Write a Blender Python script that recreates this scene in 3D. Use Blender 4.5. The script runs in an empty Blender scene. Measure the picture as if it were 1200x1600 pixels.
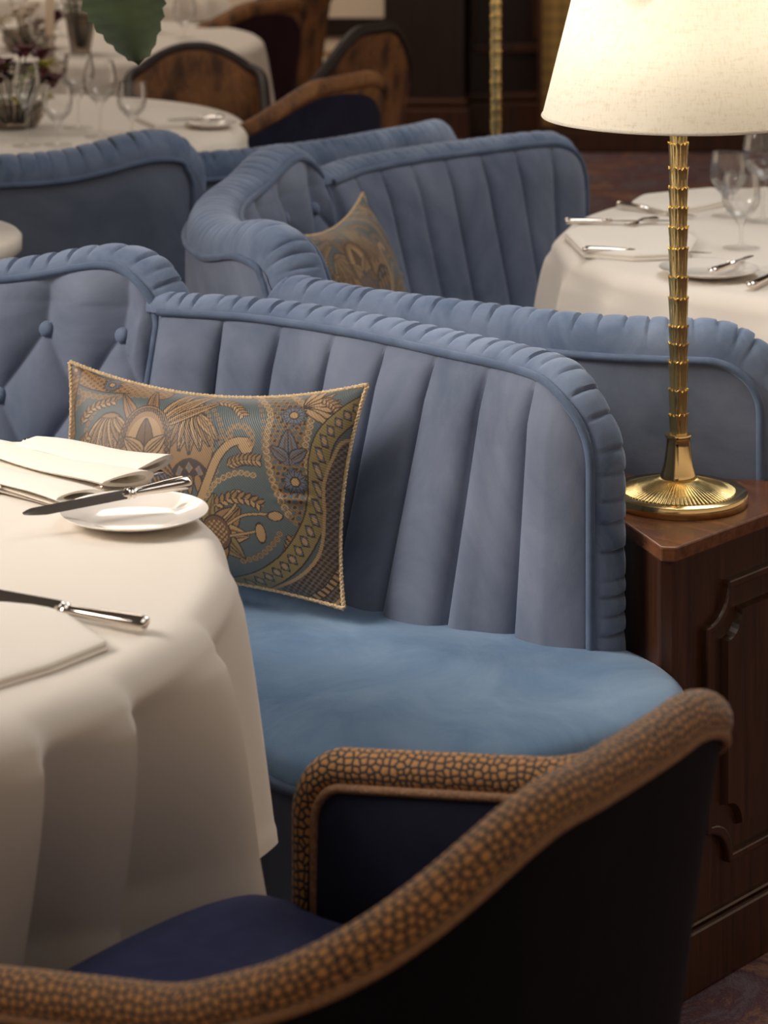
import bpy, bmesh, math, random
import numpy as np
from mathutils import Vector, Matrix
random.seed(7)
rng = np.random.default_rng(7)
SC = bpy.context.scene
COL = SC.collection
PI = math.pi
F, H = 4330.0, 1.65

def P(px, py, z):
    """ground position of something seen at (px, py) and standing at height z"""
    d = (H - z) * F / (py + 385.0)
    return Vector(((px - 600.0) * d / F, d, z))

# ------------------------------------------------------------------ materials
def new_mat(name):
    m = bpy.data.materials.new(name); m.use_nodes = True
    nt = m.node_tree
    return m, nt, nt.nodes['Principled BSDF']

def N(nt, typ, **kw):
    n = nt.nodes.new(typ)
    for k, v in kw.items():
        if k in n.inputs.keys(): n.inputs[k].default_value = v
        else: setattr(n, k, v)
    return n

def ramp(nt, stops):
    r = nt.nodes.new('ShaderNodeValToRGB')
    els = r.color_ramp.elements
    while len(els) < len(stops): els.new(0.5)
    for e, (p, c) in zip(els, stops):
        e.position = p; e.color = (*c, 1)
    return r

def plain(name, col, rough=0.6, metal=0.0, bump=0.0, bscale=200, var=0.0, vscale=6, **kw):
    m, nt, b = new_mat(name)
    b.inputs['Base Color'].default_value = (*col, 1)
    b.inputs['Roughness'].default_value = rough
    b.inputs['Metallic'].default_value = metal
    for k, v in kw.items():
        b.inputs[k.replace('_', ' ')].default_value = v
    tc = N(nt, 'ShaderNodeTexCoord')
    if var > 0:
        n = N(nt, 'ShaderNodeTexNoise', Scale=vscale, Detail=4.0)
        nt.links.new(tc.outputs['Object'], n.inputs['Vector'])
        r = ramp(nt, [(0.3, tuple(c * (1 - var) for c in col)), (0.7, tuple(min(1, c * (1 + var)) for c in col))])
        nt.links.new(n.outputs['Fac'], r.inputs['Fac']); nt.links.new(r.outputs['Color'], b.inputs['Base Color'])
    if bump > 0:
        n2 = N(nt, 'ShaderNodeTexNoise', Scale=bscale, Detail=3.0)
        nt.links.new(tc.outputs['Object'], n2.inputs['Vector'])
        bp = N(nt, 'ShaderNodeBump', Strength=bump, Distance=0.002)
        nt.links.new(n2.outputs['Fac'], bp.inputs['Height']); nt.links.new(bp.outputs['Normal'], b.inputs['Normal'])
    return m

def velvet(name, lo, hi, sheen_col, sheen=0.6, s1=5.0, grain=0.15):
    m, nt, b = new_mat(name)
    tc = N(nt, 'ShaderNodeTexCoord')
    n1 = N(nt, 'ShaderNodeTexNoise', Scale=s1, Detail=5.0, Roughness=0.62, Distortion=0.8)
    nt.links.new(tc.outputs['Object'], n1.inputs['Vector'])
    r = ramp(nt, [(0.30, lo), (0.72, hi)])
    nt.links.new(n1.outputs['Fac'], r.inputs['Fac'])
    nt.links.new(r.outputs['Color'], b.inputs['Base Color'])
    n2 = N(nt, 'ShaderNodeTexNoise', Scale=420.0, Detail=2.0)
    nt.links.new(tc.outputs['Object'], n2.inputs['Vector'])
    n3 = N(nt, 'ShaderNodeTexNoise', Scale=22.0, Detail=4.0)
    nt.links.new(tc.outputs['Object'], n3.inputs['Vector'])
    bp = N(nt, 'ShaderNodeBump', Strength=grain, Distance=0.0015)
    nt.links.new(n2.outputs['Fac'], bp.inputs['Height'])
    bp2 = N(nt, 'ShaderNodeBump', Strength=0.16, Distance=0.006)
    nt.links.new(n3.outputs['Fac'], bp2.inputs['Height']); nt.links.new(bp.outputs['Normal'], bp2.inputs['Normal'])
    nt.links.new(bp2.outputs['Normal'], b.inputs['Normal'])
    b.inputs['Roughness'].default_value = 0.72
    b.inputs['Specular IOR Level'].default_value = 0.12
    b.inputs['Sheen Weight'].default_value = sheen
    b.inputs['Sheen Roughness'].default_value = 0.42
    b.inputs['Sheen Tint'].default_value = (*sheen_col, 1)
    return m

def wood(name, dark, light, rough=0.28, axis=2, scale=3.0):
    m, nt, b = new_mat(name)
    tc = N(nt, 'ShaderNodeTexCoord')
    mp = N(nt, 'ShaderNodeMapping')
    s = [26.0, 26.0, 26.0]; s[axis] = 1.6
    mp.inputs['Scale'].default_value = s
    nt.links.new(tc.outputs['Object'], mp.inputs['Vector'])
    n = N(nt, 'ShaderNodeTexNoise', Scale=scale, Detail=6.0, Roughness=0.65, Distortion=0.5)
    nt.links.new(mp.outputs['Vector'], n.inputs['Vector'])
    r = ramp(nt, [(0.3, dark), (0.72, light)])
    nt.links.new(n.outputs['Fac'], r.inputs['Fac']); nt.links.new(r.outputs['Color'], b.inputs['Base Color'])
    bp = N(nt, 'ShaderNodeBump', Strength=0.12, Distance=0.001)
    nt.links.new(n.outputs['Fac'], bp.inputs['Height']); nt.links.new(bp.outputs['Normal'], b.inputs['Normal'])
    b.inputs['Roughness'].default_value = rough
    return m

M = {}
M['velvet'] = velvet('blue_velvet', (0.082, 0.106, 0.165), (0.180, 0.210, 0.285), (0.72, 0.80, 0.95), 0.35, 4.0)
M['velvet_seat'] = velvet('blue_velvet_seat', (0.085, 0.162, 0.285), (0.195, 0.290, 0.420), (0.65, 0.78, 0.95), 0.3, 5.5)  # same velvet as the backs; its cooler, stronger light put into the colour
M['velvet_rim'] = velvet('blue_velvet_rim', (0.075, 0.110, 0.185), (0.170, 0.215, 0.310), (0.70, 0.80, 1.0), 0.4, 9.0)
M['piping'] = velvet('blue_velvet_piping', (0.070, 0.100, 0.165), (0.11, 0.15, 0.23), (0.7, 0.8, 1.0), 0.3, 14.0)
M['cloth'] = plain('white_linen', (0.75, 0.69, 0.615), 0.85, bump=0.12, bscale=900, Sheen_Weight=0.15)
M['cloth_under'] = plain('white_linen_under', (0.74, 0.66, 0.57), 0.85, bump=0.12, bscale=900)
M['napkin'] = plain('cream_napkin', (0.80, 0.745, 0.665), 0.85, bump=0.15, bscale=900, Sheen_Weight=0.15)
M['china'] = plain('white_china', (0.84, 0.79, 0.73), 0.12, Coat_Weight=0.5)
M['silver'] = plain('polished_silver', (0.80, 0.74, 0.68), 0.10, 1.0)
M['steel'] = plain('knife_steel', (0.62, 0.58, 0.54), 0.14, 1.0)
M['brass'] = plain('brass', (0.72, 0.56, 0.26), 0.27, 1.0, bump=0.12, bscale=120, var=0.12, vscale=60)
M['brass_polished'] = plain('brass_polished', (0.70, 0.52, 0.25), 0.18, 1.0)
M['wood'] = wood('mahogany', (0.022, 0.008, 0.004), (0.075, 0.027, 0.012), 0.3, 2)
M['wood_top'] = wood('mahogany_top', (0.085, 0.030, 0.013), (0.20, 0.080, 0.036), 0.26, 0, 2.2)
M['wood_dark'] = wood('dark_panelling', (0.006, 0.0025, 0.002), (0.022, 0.008, 0.005), 0.35, 2)
M['wood_chair'] = wood('dark_chair_rail', (0.010, 0.005, 0.004), (0.025, 0.011, 0.007), 0.6, 0)
M['navy'] = velvet('navy_wool', (0.021, 0.024, 0.070), (0.032, 0.036, 0.10), (0.3, 0.34, 0.6), 0.25, 30.0, 0.3)
M['black_velvet'] = velvet('black_velvet', (0.0010, 0.0012, 0.0022), (0.0022, 0.0024, 0.0042), (0.12, 0.14, 0.22), 0.06, 9.0, 0.2)
M['navy_velvet'] = velvet('navy_velvet', (0.008, 0.009, 0.02), (0.016, 0.018, 0.04), (0.2, 0.22, 0.4), 0.2, 9.0, 0.2)
M['maroon'] = velvet('maroon_velvet', (0.018, 0.005, 0.009), (0.03, 0.009, 0.014), (0.4, 0.2, 0.3), 0.15, 9.0, 0.2)
M['marble'] = plain('cream_marble', (0.80, 0.72, 0.62), 0.25, var=0.06, vscale=14)
M['bronze'] = plain('dark_bronze', (0.06, 0.045, 0.035), 0.4, 0.6)
M['white_paint'] = plain('warm_white_paint', (0.62, 0.50, 0.39), 0.5, var=0.04)
M['grey_paint'] = plain('grey_stone_band', (0.20, 0.18, 0.165), 0.5, var=0.1)
M['gilt'] = plain('gilt_trim', (0.35, 0.20, 0.07), 0.4, 0.4)
M['candle'] = plain('cream_candle', (0.78, 0.62, 0.45), 0.5)
M['leaf'] = plain('leaf_green', (0.026, 0.042, 0.010), 0.75, var=0.35, vscale=18)
M['leaf_bright'] = plain('leaf_lime', (0.20, 0.24, 0.035), 0.5, var=0.4, vscale=60)
M['petal'] = plain('maroon_petal', (0.095, 0.014, 0.022), 0.6, var=0.3, vscale=80)
M['petal_yellow'] = plain('lime_petal', (0.42, 0.40, 0.08), 0.6, var=0.3, vscale=80)
M['petal_white'] = plain('cream_petal', (0.68, 0.58, 0.48), 0.6, var=0.2, vscale=80)
M['cord'] = plain('gold_cord', (0.50, 0.37, 0.22), 0.7, bump=0.8, bscale=300, var=0.25, vscale=240)
M['chair_cord'] = plain('bronze_cord', (0.24, 0.12, 0.055), 0.7, bump=0.8, bscale=300, var=0.3, vscale=260)

def mat_glass(name, tint=(1, 1, 1)):
    m = bpy.data.materials.new(name); m.use_nodes = True
    nt = m.node_tree; nt.nodes.remove(nt.nodes['Principled BSDF'])
    out = nt.nodes['Material Output']
    tr = N(nt, 'ShaderNodeBsdfTransparent'); tr.inputs['Color'].default_value = (0.992 * tint[0], 0.992 * tint[1], 0.992 * tint[2], 1)
    gl = N(nt, 'ShaderNodeBsdfGlossy', Roughness=0.03)
    fr = N(nt, 'ShaderNodeFresnel', IOR=1.5)
    ma = N(nt, 'ShaderNodeMath', operation='MULTIPLY_ADD'); ma.inputs[1].default_value = 0.45; ma.inputs[2].default_value = 0.02
    nt.links.new(fr.outputs[0], ma.inputs[0])
    mx = N(nt, 'ShaderNodeMixShader')
    nt.links.new(ma.outputs[0], mx.inputs[0]); nt.links.new(tr.outputs[0], mx.inputs[1]); nt.links.new(gl.outputs[0], mx.inputs[2])
    nt.links.new(mx.outputs[0], out.inputs['Surface'])
    return m
M['glass'] = mat_glass('clear_glass')
M['crystal'] = mat_glass('smoked_crystal', (0.70, 0.66, 0.62))

def mat_snake(name, cell, line, scale=150.0, th=0.16):
    """rim upholstery: small rounded cells outlined by dark thread"""
    m, nt, b = new_mat(name)
    tc = N(nt, 'ShaderNodeTexCoord')
    v = N(nt, 'ShaderNodeTexVoronoi', feature='DISTANCE_TO_EDGE', voronoi_dimensions='2D', Scale=scale, Randomness=0.7)
    nt.links.new(tc.outputs['UV'], v.inputs['Vector'])
    r = ramp(nt, [(th * 0.7, line), (th * 1.2, cell)])
    nt.links.new(v.outputs['Distance'], r.inputs['Fac'])
    n = N(nt, 'ShaderNodeTexNoise', Scale=30.0, Detail=3.0)
    nt.links.new(tc.outputs['Object'], n.inputs['Vector'])
    mx = N(nt, 'ShaderNodeMix', data_type='RGBA', blend_type='MULTIPLY'); mx.inputs['Factor'].default_value = 0.6
    nt.links.new(r.outputs['Color'], mx.inputs['A']); nt.links.new(n.outputs['Color'], mx.inputs['B'])
    nt.links.new(r.outputs['Color'], b.inputs['Base Color'])
    bp = N(nt, 'ShaderNodeBump', Strength=0.5, Distance=0.002)
    nt.links.new(v.outputs['Distance'], bp.inputs['Height']); nt.links.new(bp.outputs['Normal'], b.inputs['Normal'])
    b.inputs['Roughness'].default_value = 0.75
    b.inputs['Sheen Weight'].default_value = 0.15
    return m
M['snake'] = mat_snake('snakeskin_weave', (0.40, 0.180, 0.045), (0.006, 0.006, 0.009), 1.0, 0.175)

def mat_brocade(name):
    m, nt, b = new_mat(name)
    tc = N(nt, 'ShaderNodeTexCoord')
    mp = N(nt, 'ShaderNodeMapping'); mp.inputs['Scale'].default_value = (14, 14, 7)
    nt.links.new(tc.outputs['Object'], mp.inputs['Vector'])
    v = N(nt, 'ShaderNodeTexVoronoi', Scale=1.2, feature='SMOOTH_F1')
    w = N(nt, 'ShaderNodeTexNoise', Scale=2.0, Detail=5.0, Distortion=2.5)
    nt.links.new(mp.outputs['Vector'], v.inputs['Vector']); nt.links.new(mp.outputs['Vector'], w.inputs['Vector'])
    mx = N(nt, 'ShaderNodeMath', operation='MULTIPLY'); nt.links.new(v.outputs['Distance'], mx.inputs[0]); nt.links.new(w.outputs['Fac'], mx.inputs[1])
    r = ramp(nt, [(0.10, (0.055, 0.022, 0.009)), (0.22, (0.18, 0.075, 0.024)), (0.42, (0.28, 0.125, 0.04))])
    nt.links.new(mx.outputs[0], r.inputs['Fac']); nt.links.new(r.outputs['Color'], b.inputs['Base Color'])
    b.inputs['Roughness'].default_value = 0.7
    return m
M['brocade'] = mat_brocade('brown_brocade')

def mat_carpet():
    m, nt, b = new_mat('mottled_carpet')
    tc = N(nt, 'ShaderNodeTexCoord')
    n = N(nt, 'ShaderNodeTexNoise', Scale=5.5, Detail=7.0, Roughness=0.7, Distortion=1.2)
    nt.links.new(tc.outputs['Object'], n.inputs['Vector'])
    r = ramp(nt, [(0.30, (0.060, 0.055, 0.080)), (0.42, (0.16, 0.115, 0.125)), (0.52, (0.10, 0.040, 0.052)),
                  (0.62, (0.26, 0.13, 0.08)), (0.74, (0.22, 0.18, 0.19))])
    nt.links.new(n.outputs['Fac'], r.inputs['Fac']); nt.links.new(r.outputs['Color'], b.inputs['Base Color'])
    n2 = N(nt, 'ShaderNodeTexNoise', Scale=260.0, Detail=2.0)
    nt.links.new(tc.outputs['Object'], n2.inputs['Vector'])
    bp = N(nt, 'ShaderNodeBump', Strength=0.6, Distance=0.004)
    nt.links.new(n2.outputs['Fac'], bp.inputs['Height']); nt.links.new(bp.outputs['Normal'], b.inputs['Normal'])
    b.inputs['Roughness'].default_value = 0.95
    return m
M['carpet'] = mat_carpet()

def mat_shade():
    m = bpy.data.materials.new('linen_shade'); m.use_nodes = True
    nt = m.node_tree; b = nt.nodes['Principled BSDF']; out = nt.nodes['Material Output']
    tc = N(nt, 'ShaderNodeTexCoord')
    mp = N(nt, 'ShaderNodeMapping'); mp.inputs['Scale'].default_value = (40, 40, 260)
    nt.links.new(tc.outputs['Object'], mp.inputs['Vector'])
    n = N(nt, 'ShaderNodeTexNoise', Scale=1.0, Detail=5.0, Roughness=0.7)
    nt.links.new(mp.outputs['Vector'], n.inputs['Vector'])
    mp2 = N(nt, 'ShaderNodeMapping'); mp2.inputs['Scale'].default_value = (300, 300, 60)
    nt.links.new(tc.outputs['Object'], mp2.inputs['Vector'])
    n2 = N(nt, 'ShaderNodeTexNoise', Scale=1.0, Detail=4.0, Roughness=0.6)
    nt.links.new(mp2.outputs['Vector'], n2.inputs['Vector'])
    ad = N(nt, 'ShaderNodeMath', operation='ADD'); nt.links.new(n.outputs['Fac'], ad.inputs[0]); nt.links.new(n2.outputs['Fac'], ad.inputs[1])
    r = ramp(nt, [(0.33, (0.76, 0.70, 0.60)), (0.50, (0.88, 0.85, 0.78))])
    hl = N(nt, 'ShaderNodeMath', operation='MULTIPLY'); hl.inputs[1].default_value = 0.5
    nt.links.new(ad.outputs[0], hl.inputs[0])
    nt.links.new(hl.outputs[0], r.inputs['Fac'])
    nt.links.new(r.outputs['Color'], b.inputs['Base Color'])
    b.inputs['Roughness'].default_value = 0.9
    tl = N(nt, 'ShaderNodeBsdfTranslucent'); nt.links.new(r.outputs['Color'], tl.inputs['Color'])
    mx = N(nt, 'ShaderNodeMixShader'); mx.inputs[0].default_value = 0.5
    nt.links.new(b.outputs[0], mx.inputs[1]); nt.links.new(tl.outputs[0], mx.inputs[2])
    nt.links.new(mx.outputs[0], out.inputs['Surface'])
    return m
M['shade'] = mat_shade()

def mat_mesh_grille():
    m, nt, b = new_mat('gold_lattice')
    tc = N(nt, 'ShaderNodeTexCoord')
    mp = N(nt, 'ShaderNodeMapping'); mp.inputs['Scale'].default_value = (26, 26, 26)
    mp.inputs['Rotation'].default_value = (0, PI / 4, 0)
    nt.links.new(tc.outputs['Object'], mp.inputs['Vector'])
    v = N(nt, 'ShaderNodeTexChecker', Scale=1.0)
    v.inputs['Color1'].default_value = (0.34, 0.21, 0.055, 1); v.inputs['Color2'].default_value = (0.22, 0.13, 0.034, 1)
    nt.links.new(mp.outputs['Vector'], v.inputs['Vector'])
    nt.links.new(v.outputs['Color'], b.inputs['Base Color'])
    b.inputs['Roughness'].default_value = 0.6
    return m
M['grille'] = mat_mesh_grille()

def mat_pattern(name):
    m, nt, b = new_mat(name)
    a = N(nt, 'ShaderNodeVertexColor'); a.layer_name = 'pattern'
    tc = N(nt, 'ShaderNodeTexCoord')
    w = N(nt, 'ShaderNodeTexWave', Scale=190.0, Distortion=0.0)
    w.bands_direction = 'DIAGONAL'
    nt.links.new(tc.outputs['Object'], w.inputs['Vector'])
    mx = N(nt, 'ShaderNodeMix', data_type='RGBA', blend_type='MULTIPLY'); mx.inputs['Factor'].default_value = 0.28
    nt.links.new(a.outputs['Color'], mx.inputs['A']); nt.links.new(w.outputs['Color'], mx.inputs['B'])
    nt.links.new(mx.outputs['Result'], b.inputs['Base Color'])
    bp = N(nt, 'ShaderNodeBump', Strength=0.2, Distance=0.001)
    nt.links.new(w.outputs['Fac'], bp.inputs['Height']); nt.links.new(bp.outputs['Normal'], b.inputs['Normal'])
    b.inputs['Roughness'].default_value = 0.5
    b.inputs['Sheen Weight'].default_value = 0.2
    return m
M['paisley'] = mat_pattern('paisley_jacquard')

# ------------------------------------------------------------------ mesh helpers
def mesh_obj(name, verts, faces, mat, parent=None, smooth=True, uvs=None, loc=(0, 0, 0)):
    me = bpy.data.meshes.new(name)
    me.from_pydata([tuple(v) for v in verts], [], faces)
    me.materials.append(mat)
    if uvs is not None:
        ul = me.uv_layers.new(name='UVMap')
        for lp in me.loops: ul.data[lp.index].uv = uvs[lp.vertex_index]
    if smooth:
        me.polygons.foreach_set('use_smooth', [True] * len(me.polygons))
    me.update()
    if smooth: me.set_sharp_from_angle(angle=math.radians(52))
    o = bpy.data.objects.new(name, me); COL.objects.link(o)
    o.location = loc
    if parent is not None: o.parent = parent
    return o

class MB:
    def __init__(s): s.v = []; s.f = []; s.uv = []
    def add(s, v, f, uv=None):
        b = len(s.v); s.v += [tuple(x) for x in v]; s.f += [tuple(i + b for i in q) for q in f]
        s.uv += (uv if uv is not None else [(0, 0)] * len(v))
        return s
    def grid(s, nu, nv, fn, cu=False, cv=False, flip=False, uvf=None):
        v = [fn(i, j) for i in range(nu) for j in range(nv)]
        uv = [uvf(i, j) for i in range(nu) for j in range(nv)] if uvf else None
        f = []
        for i in range(nu if cu else nu - 1):
            for j in range(nv if cv else nv - 1):
                q = (i * nv + j, ((i + 1) % nu) * nv + j, ((i + 1) % nu) * nv + (j + 1) % nv, i * nv + (j + 1) % nv)
                f.append(q[::-1] if flip else q)
        return s.add(v, f, uv)
    def tube(s, pts, r, n=8, closed=False, caps=True, flat=1.0, uvs=False, ref=None):
        pts = [Vector(p) for p in pts]; K = len(pts)
        fr = []; up = None; L = [0.0]
        for i in range(K):
            a = pts[i - 1] if (i > 0 or closed) else pts[i]
            b = pts[(i + 1) % K] if (i < K - 1 or closed) else pts[i]
            t = (b - a)
            t = t.normalized() if t.length > 1e-9 else Vector((0, 0, 1))
            if up is None:
                up = Vector(ref) if ref is not None else (Vector((0, 0, 1)) if abs(t.z) < 0.9 else Vector((1, 0, 0)))
            up = (up - t * up.dot(t)); up = up.normalized() if up.length > 1e-6 else t.orthogonal().normalized()
            fr.append((t, up.copy(), t.cross(up)))
            if i: L.append(L[-1] + (pts[i] - pts[i - 1]).length)
        rad = r if callable(r) else (lambda i: r)
        base = len(s.v)
        v = []; uv = []
        m = n + 1 if uvs else n
        for i in range(K):
            for j in range(m):
                a = 2 * PI * j / n
                v.append(pts[i] + fr[i][1] * (math.cos(a) * rad(i) * flat) + fr[i][2] * (math.sin(a) * rad(i)))
                uv.append((L[i], a * (rad(0) if not callable(r) else rad(K // 2))))
        f = []
        for i in range(K if closed else K - 1):
            for j in range(m - 1 if uvs else n):
                j2 = j + 1 if uvs else (j + 1) % n
                f.append((i * m + j, i * m + j2, ((i + 1) % K) * m + j2, ((i + 1) % K) * m + j))
        if caps and not closed:
            f.append(tuple(range(n))[::-1]); f.append(tuple((K - 1) * m + j for j in range(n)))
        s.add(v, f, uv); return s
    def lathe(s, prof, n=32, c=(0, 0, 0), rf=None, cap=True):
        v = []
        for i, (r, z) in enumerate(prof):
            for j in range(n):
                a = 2 * PI * j / n
                rr = r if rf is None else rf(i, j, r)
                v.append((c[0] + rr * math.cos(a), c[1] + rr * math.sin(a), c[2] + z))
        f = [(i * n + j, i * n + (j + 1) % n, (i + 1) * n + (j + 1) % n, (i + 1) * n + j) for i in range(len(prof) - 1) for j in range(n)]
        if cap:
            f.append(tuple(range(n))[::-1]); f.append(tuple((len(prof) - 1) * n + j for j in range(n)))
        return s.add(v, f)
    def prism(s, poly, z0, z1):
        n = len(poly)
        v = [(x, y, z0) for x, y in poly] + [(x, y, z1) for x, y in poly]
        f = [tuple(range(n))[::-1], tuple(range(n, 2 * n))] + [(i, (i + 1) % n, n + (i + 1) % n, n + i) for i in range(n)]
        return s.add(v, f)
    def box(s, x0, x1, y0, y1, z0, z1):
        return s.prism([(x0, y0), (x1, y0), (x1, y1), (x0, y1)], z0, z1)
    def obj(s, name, mat, parent=None, smooth=True, uv=False, bevel=0, loc=(0, 0, 0)):
        o = mesh_obj(name, s.v, s.f, mat, parent, smooth, s.uv if uv else None, loc)
        if bevel > 0:
            md = o.modifiers.new('bevel', 'BEVEL'); md.width = bevel; md.segments = 2; md.limit_method = 'ANGLE'; md.angle_limit = math.radians(40)
        return o

def crom(pts, n):
    """Catmull-Rom resample, n pts uniform in arc length"""
    p = [np.array(q, float) for q in pts]
    p = [2 * p[0] - p[1]] + p + [2 * p[-1] - p[-2]]
    out = []
    for i in range(1, len(p) - 2):
        for t in np.linspace(0, 1, 24, endpoint=False):
            a, b, c, d = p[i - 1:i + 3]
            out.append(0.5 * ((2 * b) + (c - a) * t + (2 * a - 5 * b + 4 * c - d) * t * t + (3 * b - 3 * c + d - a) * t ** 3))
    out.append(p[-2]); out = np.array(out)
    L = np.concatenate([[0], np.cumsum(np.linalg.norm(np.diff(out, axis=0), axis=1))])
    s = np.linspace(0, L[-1], n)
    return np.stack([np.interp(s, L, out[:, k]) for k in range(out.shape[1])], 1), L[-1]

def offset_poly(poly, d):
    """inset a CCW polygon by d"""
    p = np.array(poly); n = len(p)
    e = np.roll(p, -1, 0) - p; e /= np.linalg.norm(e, axis=1)[:, None] + 1e-12
    nr = np.stack([-e[:, 1], e[:, 0]], 1)
    pn = np.roll(nr, 1, 0)
    m = nr + pn; m /= (np.linalg.norm(m, axis=1)[:, None] + 1e-12)
    c = np.clip((m * nr).sum(1), 0.5, 1)
    return p + m * (d / c)[:, None]

def pad(mb, outline, z0, prof, step=0.03):
    """closed pad: wall up from z0, top surface rising inwards by prof [(inset, z), ...]"""
    from mathutils.geometry import delaunay_2d_cdt
    out = np.array(outline, float); n = len(out)
    ins = [p[0] for p in prof]; zz = [p[1] for p in prof]
    pos = [(i, z) for i, z in prof if i > 0.0005]
    neg = [(i, z) for i, z in prof if i <= 0.0005]
    rings = [(out, z0)] + [(offset_poly(out, i), z) for i, z in neg]
    edge = offset_poly(out, neg[-1][0]) if neg else out
    n = len(edge)
    # interior points
    nxt = np.roll(edge, -1, 0)
    def dist(q):
        d = nxt - edge; t = np.clip(((q - edge) * d).sum(1) / ((d * d).sum(1) + 1e-12), 0, 1)
        return np.sqrt((((edge + d * t[:, None]) - q) ** 2).sum(1).min())
    def inside(q):
        x, y = q; a, b = edge, nxt
        c = ((a[:, 1] > y) != (b[:, 1] > y)) & (x < (b[:, 0] - a[:, 0]) * (y - a[:, 1]) / (b[:, 1] - a[:, 1] + 1e-15) + a[:, 0])
        return c.sum() % 2 == 1
    pts = []
    for (i, z) in pos:
        if i < 0.05:
            for q in offset_poly(edge, i):
                if inside(q) and dist(q) > i * 0.9: pts.append(q)
    lo, hi = edge.min(0), edge.max(0); dmx = pos[-1][0] if pos else 0.01
    for x in np.arange(lo[0], hi[0], step):
        for y in np.arange(lo[1], hi[1], step):
            q = np.array([x, y])
            if inside(q) and dist(q) > min(0.05, dmx): pts.append(q)
    vin = [Vector(q) for q in edge] + [Vector(q) for q in pts]
    vo, eo, fo, *_ = delaunay_2d_cdt(vin, [], [list(range(n))], 1, 1e-6)
    ib = [0.0] + [i for i, z in pos]; zb_ = [neg[-1][1] if neg else z0] + [z for i, z in pos]
    b = len(mb.v)
    v = []
    for rr, z in rings[:-1] if neg else []: v += [(x, y, z) for x, y in rr]
    k0 = len(v)
    v += [(q.x, q.y, float(np.interp(dist(np.array(q)), ib, zb_))) for q in vo]
    f = []
    nr_ = len(rings) - 1
    for k in range(nr_):
        A = k * n; B_ = (k + 1) * n if k < nr_ - 1 else k0
        for i in range(n): f.append((A + i, A + (i + 1) % n, B_ + (i + 1) % n, B_ + i))
    for t in fo: f.append(tuple(k0 + i for i in t))
    mb.add(v, f); return mb

def empty(name, label, cat, loc=(0, 0, 0), rz=0.0, group=None):
    o = bpy.data.objects.new(name, None); COL.objects.link(o)
    o.empty_display_size = 0.1
    o.location = loc; o.rotation_euler = (0, 0, rz)
    return tag(o, label, cat, group)

def tag(o, label, cat, group=None):
    o['label'] = label; o['category'] = cat
    if group: o['group'] = group
    return o

def struct(o):
    o['kind'] = 'structure'; return o

def dup(root, loc=None, rz=None, label=None, name=None, group=None):
    def cp(o, par):
        c = o.copy(); COL.objects.link(c)
        if par is not None: c.parent = par
        for ch in o.children: cp(ch, c)
        return c
    r = cp(root, None)
    if loc is not None: r.location = loc
    if rz is not None: r.rotation_euler = (0, 0, rz)
    if label: r['label'] = label
    if group: r['group'] = group
    return r

# ------------------------------------------------------------------ the room
fl = MB().box(-7, 7, -1.5, 12.6, -0.05, 0.0).obj('floor', M['carpet'], smooth=False); struct(fl)
wb = MB().box(-7, 7, 12.6, 12.75, 0, 5.2).obj('wall_back', M['wood_dark'], smooth=False); struct(wb)

# white panelled dado left of the dark panelling
dado = MB().box(-2.6, 0.0, 12.42, 12.6, 0.0, 1.25).obj('trim_1', M['white_paint'], smooth=False); struct(dado)
def zy(py, d): return H - (py + 385.0) * d / F
mbk = MB().box(-0.31, 0.0, 12.405, 12.42, zy(57, 12.41), zy(28, 12.41)); struct(mbk.obj('trim_2', M['wood_dark'], smooth=False))
mbk = MB().box(-2.6, 0.0, 12.39, 12.42, zy(87, 12.4), zy(81, 12.4)); struct(mbk.obj('trim_3', M['gilt'], smooth=False))
mbk = MB().box(-2.6, 0.0, 12.37, 12.42, zy(96, 12.4), zy(88, 12.4)); struct(mbk.obj('trim_4', M['white_paint'], smooth=False))
mbk = MB().box(-2.6, 0.0, 12.40, 12.42, zy(114, 12.4), zy(96, 12.4)); struct(mbk.obj('trim_5', M['grey_paint'], smooth=False))
mbk = MB().box(-2.6, 0.0, 12.36, 12.42, 0.0, zy(114, 12.4)); struct(mbk.obj('trim_6', M['white_paint'], smooth=False))
mbk = MB().box(-0.40, -0.32, 12.39, 12.42, zy(80, 12.4), 1.2); struct(mbk.obj('trim_7', M['gilt'], smooth=False))

# tall dark cabinets along the back wall
def back_cabinet(x0, x1, y0, y1, label, top=1.9, foot=0.10):
    e = empty('wall_cabinet', label, 'cabinet', ((x0 + x1) / 2, (y0 + y1) / 2, 0))
    hx, hy = (x1 - x0) / 2, (y1 - y0) / 2
    MB().box(-hx, hx, -hy, hy, foot, top).obj('carcass', M['wood_dark'], e, False, bevel=0.01)
    MB().box(-hx - 0.02, hx + 0.02, -hy - 0.03, hy, 0.0, foot + 0.05).box(-hx - 0.01, hx + 0.01, -hy - 0.02, hy, foot + 0.05, foot + 0.09).obj('plinth', M['wood'], e, False, bevel=0.012)
    return e, hx, hy
e, hx, hy = back_cabinet(0.0, 0.345, 11.75, 12.38, 'dark wooden pier of panelling beside the white dado')
e2, hx, hy = back_cabinet(0.36, 0.69, 11.95, 12.38, 'dark panelled wall cabinet standing right behind the far brass lamp stem')
for sx in (-1, 1):
    MB().box(sx * (hx - 0.03) - 0.012, sx * (hx - 0.03) + 0.012, -hy - 0.02, -hy, 0.42, 1.85).obj('moulding', M['wood'], e2, False, bevel=0.006)
MB().box(-hx + 0.02, hx - 0.02, -hy - 0.02, -hy, 0.36, 0.40).obj('moulding', M['wood'], e2, False, bevel=0.006)
e3 = empty('grille_cabinet', 'dark cabinet with a gold lattice panel, left of the big lampshade', 'cabinet', (1.20, 11.75, 0))
MB().box(-0.5, 0.9, -0.25, 0.25, 0.08, 1.9).obj('carcass', M['wood_dark'], e3, False, bevel=0.01)
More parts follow.
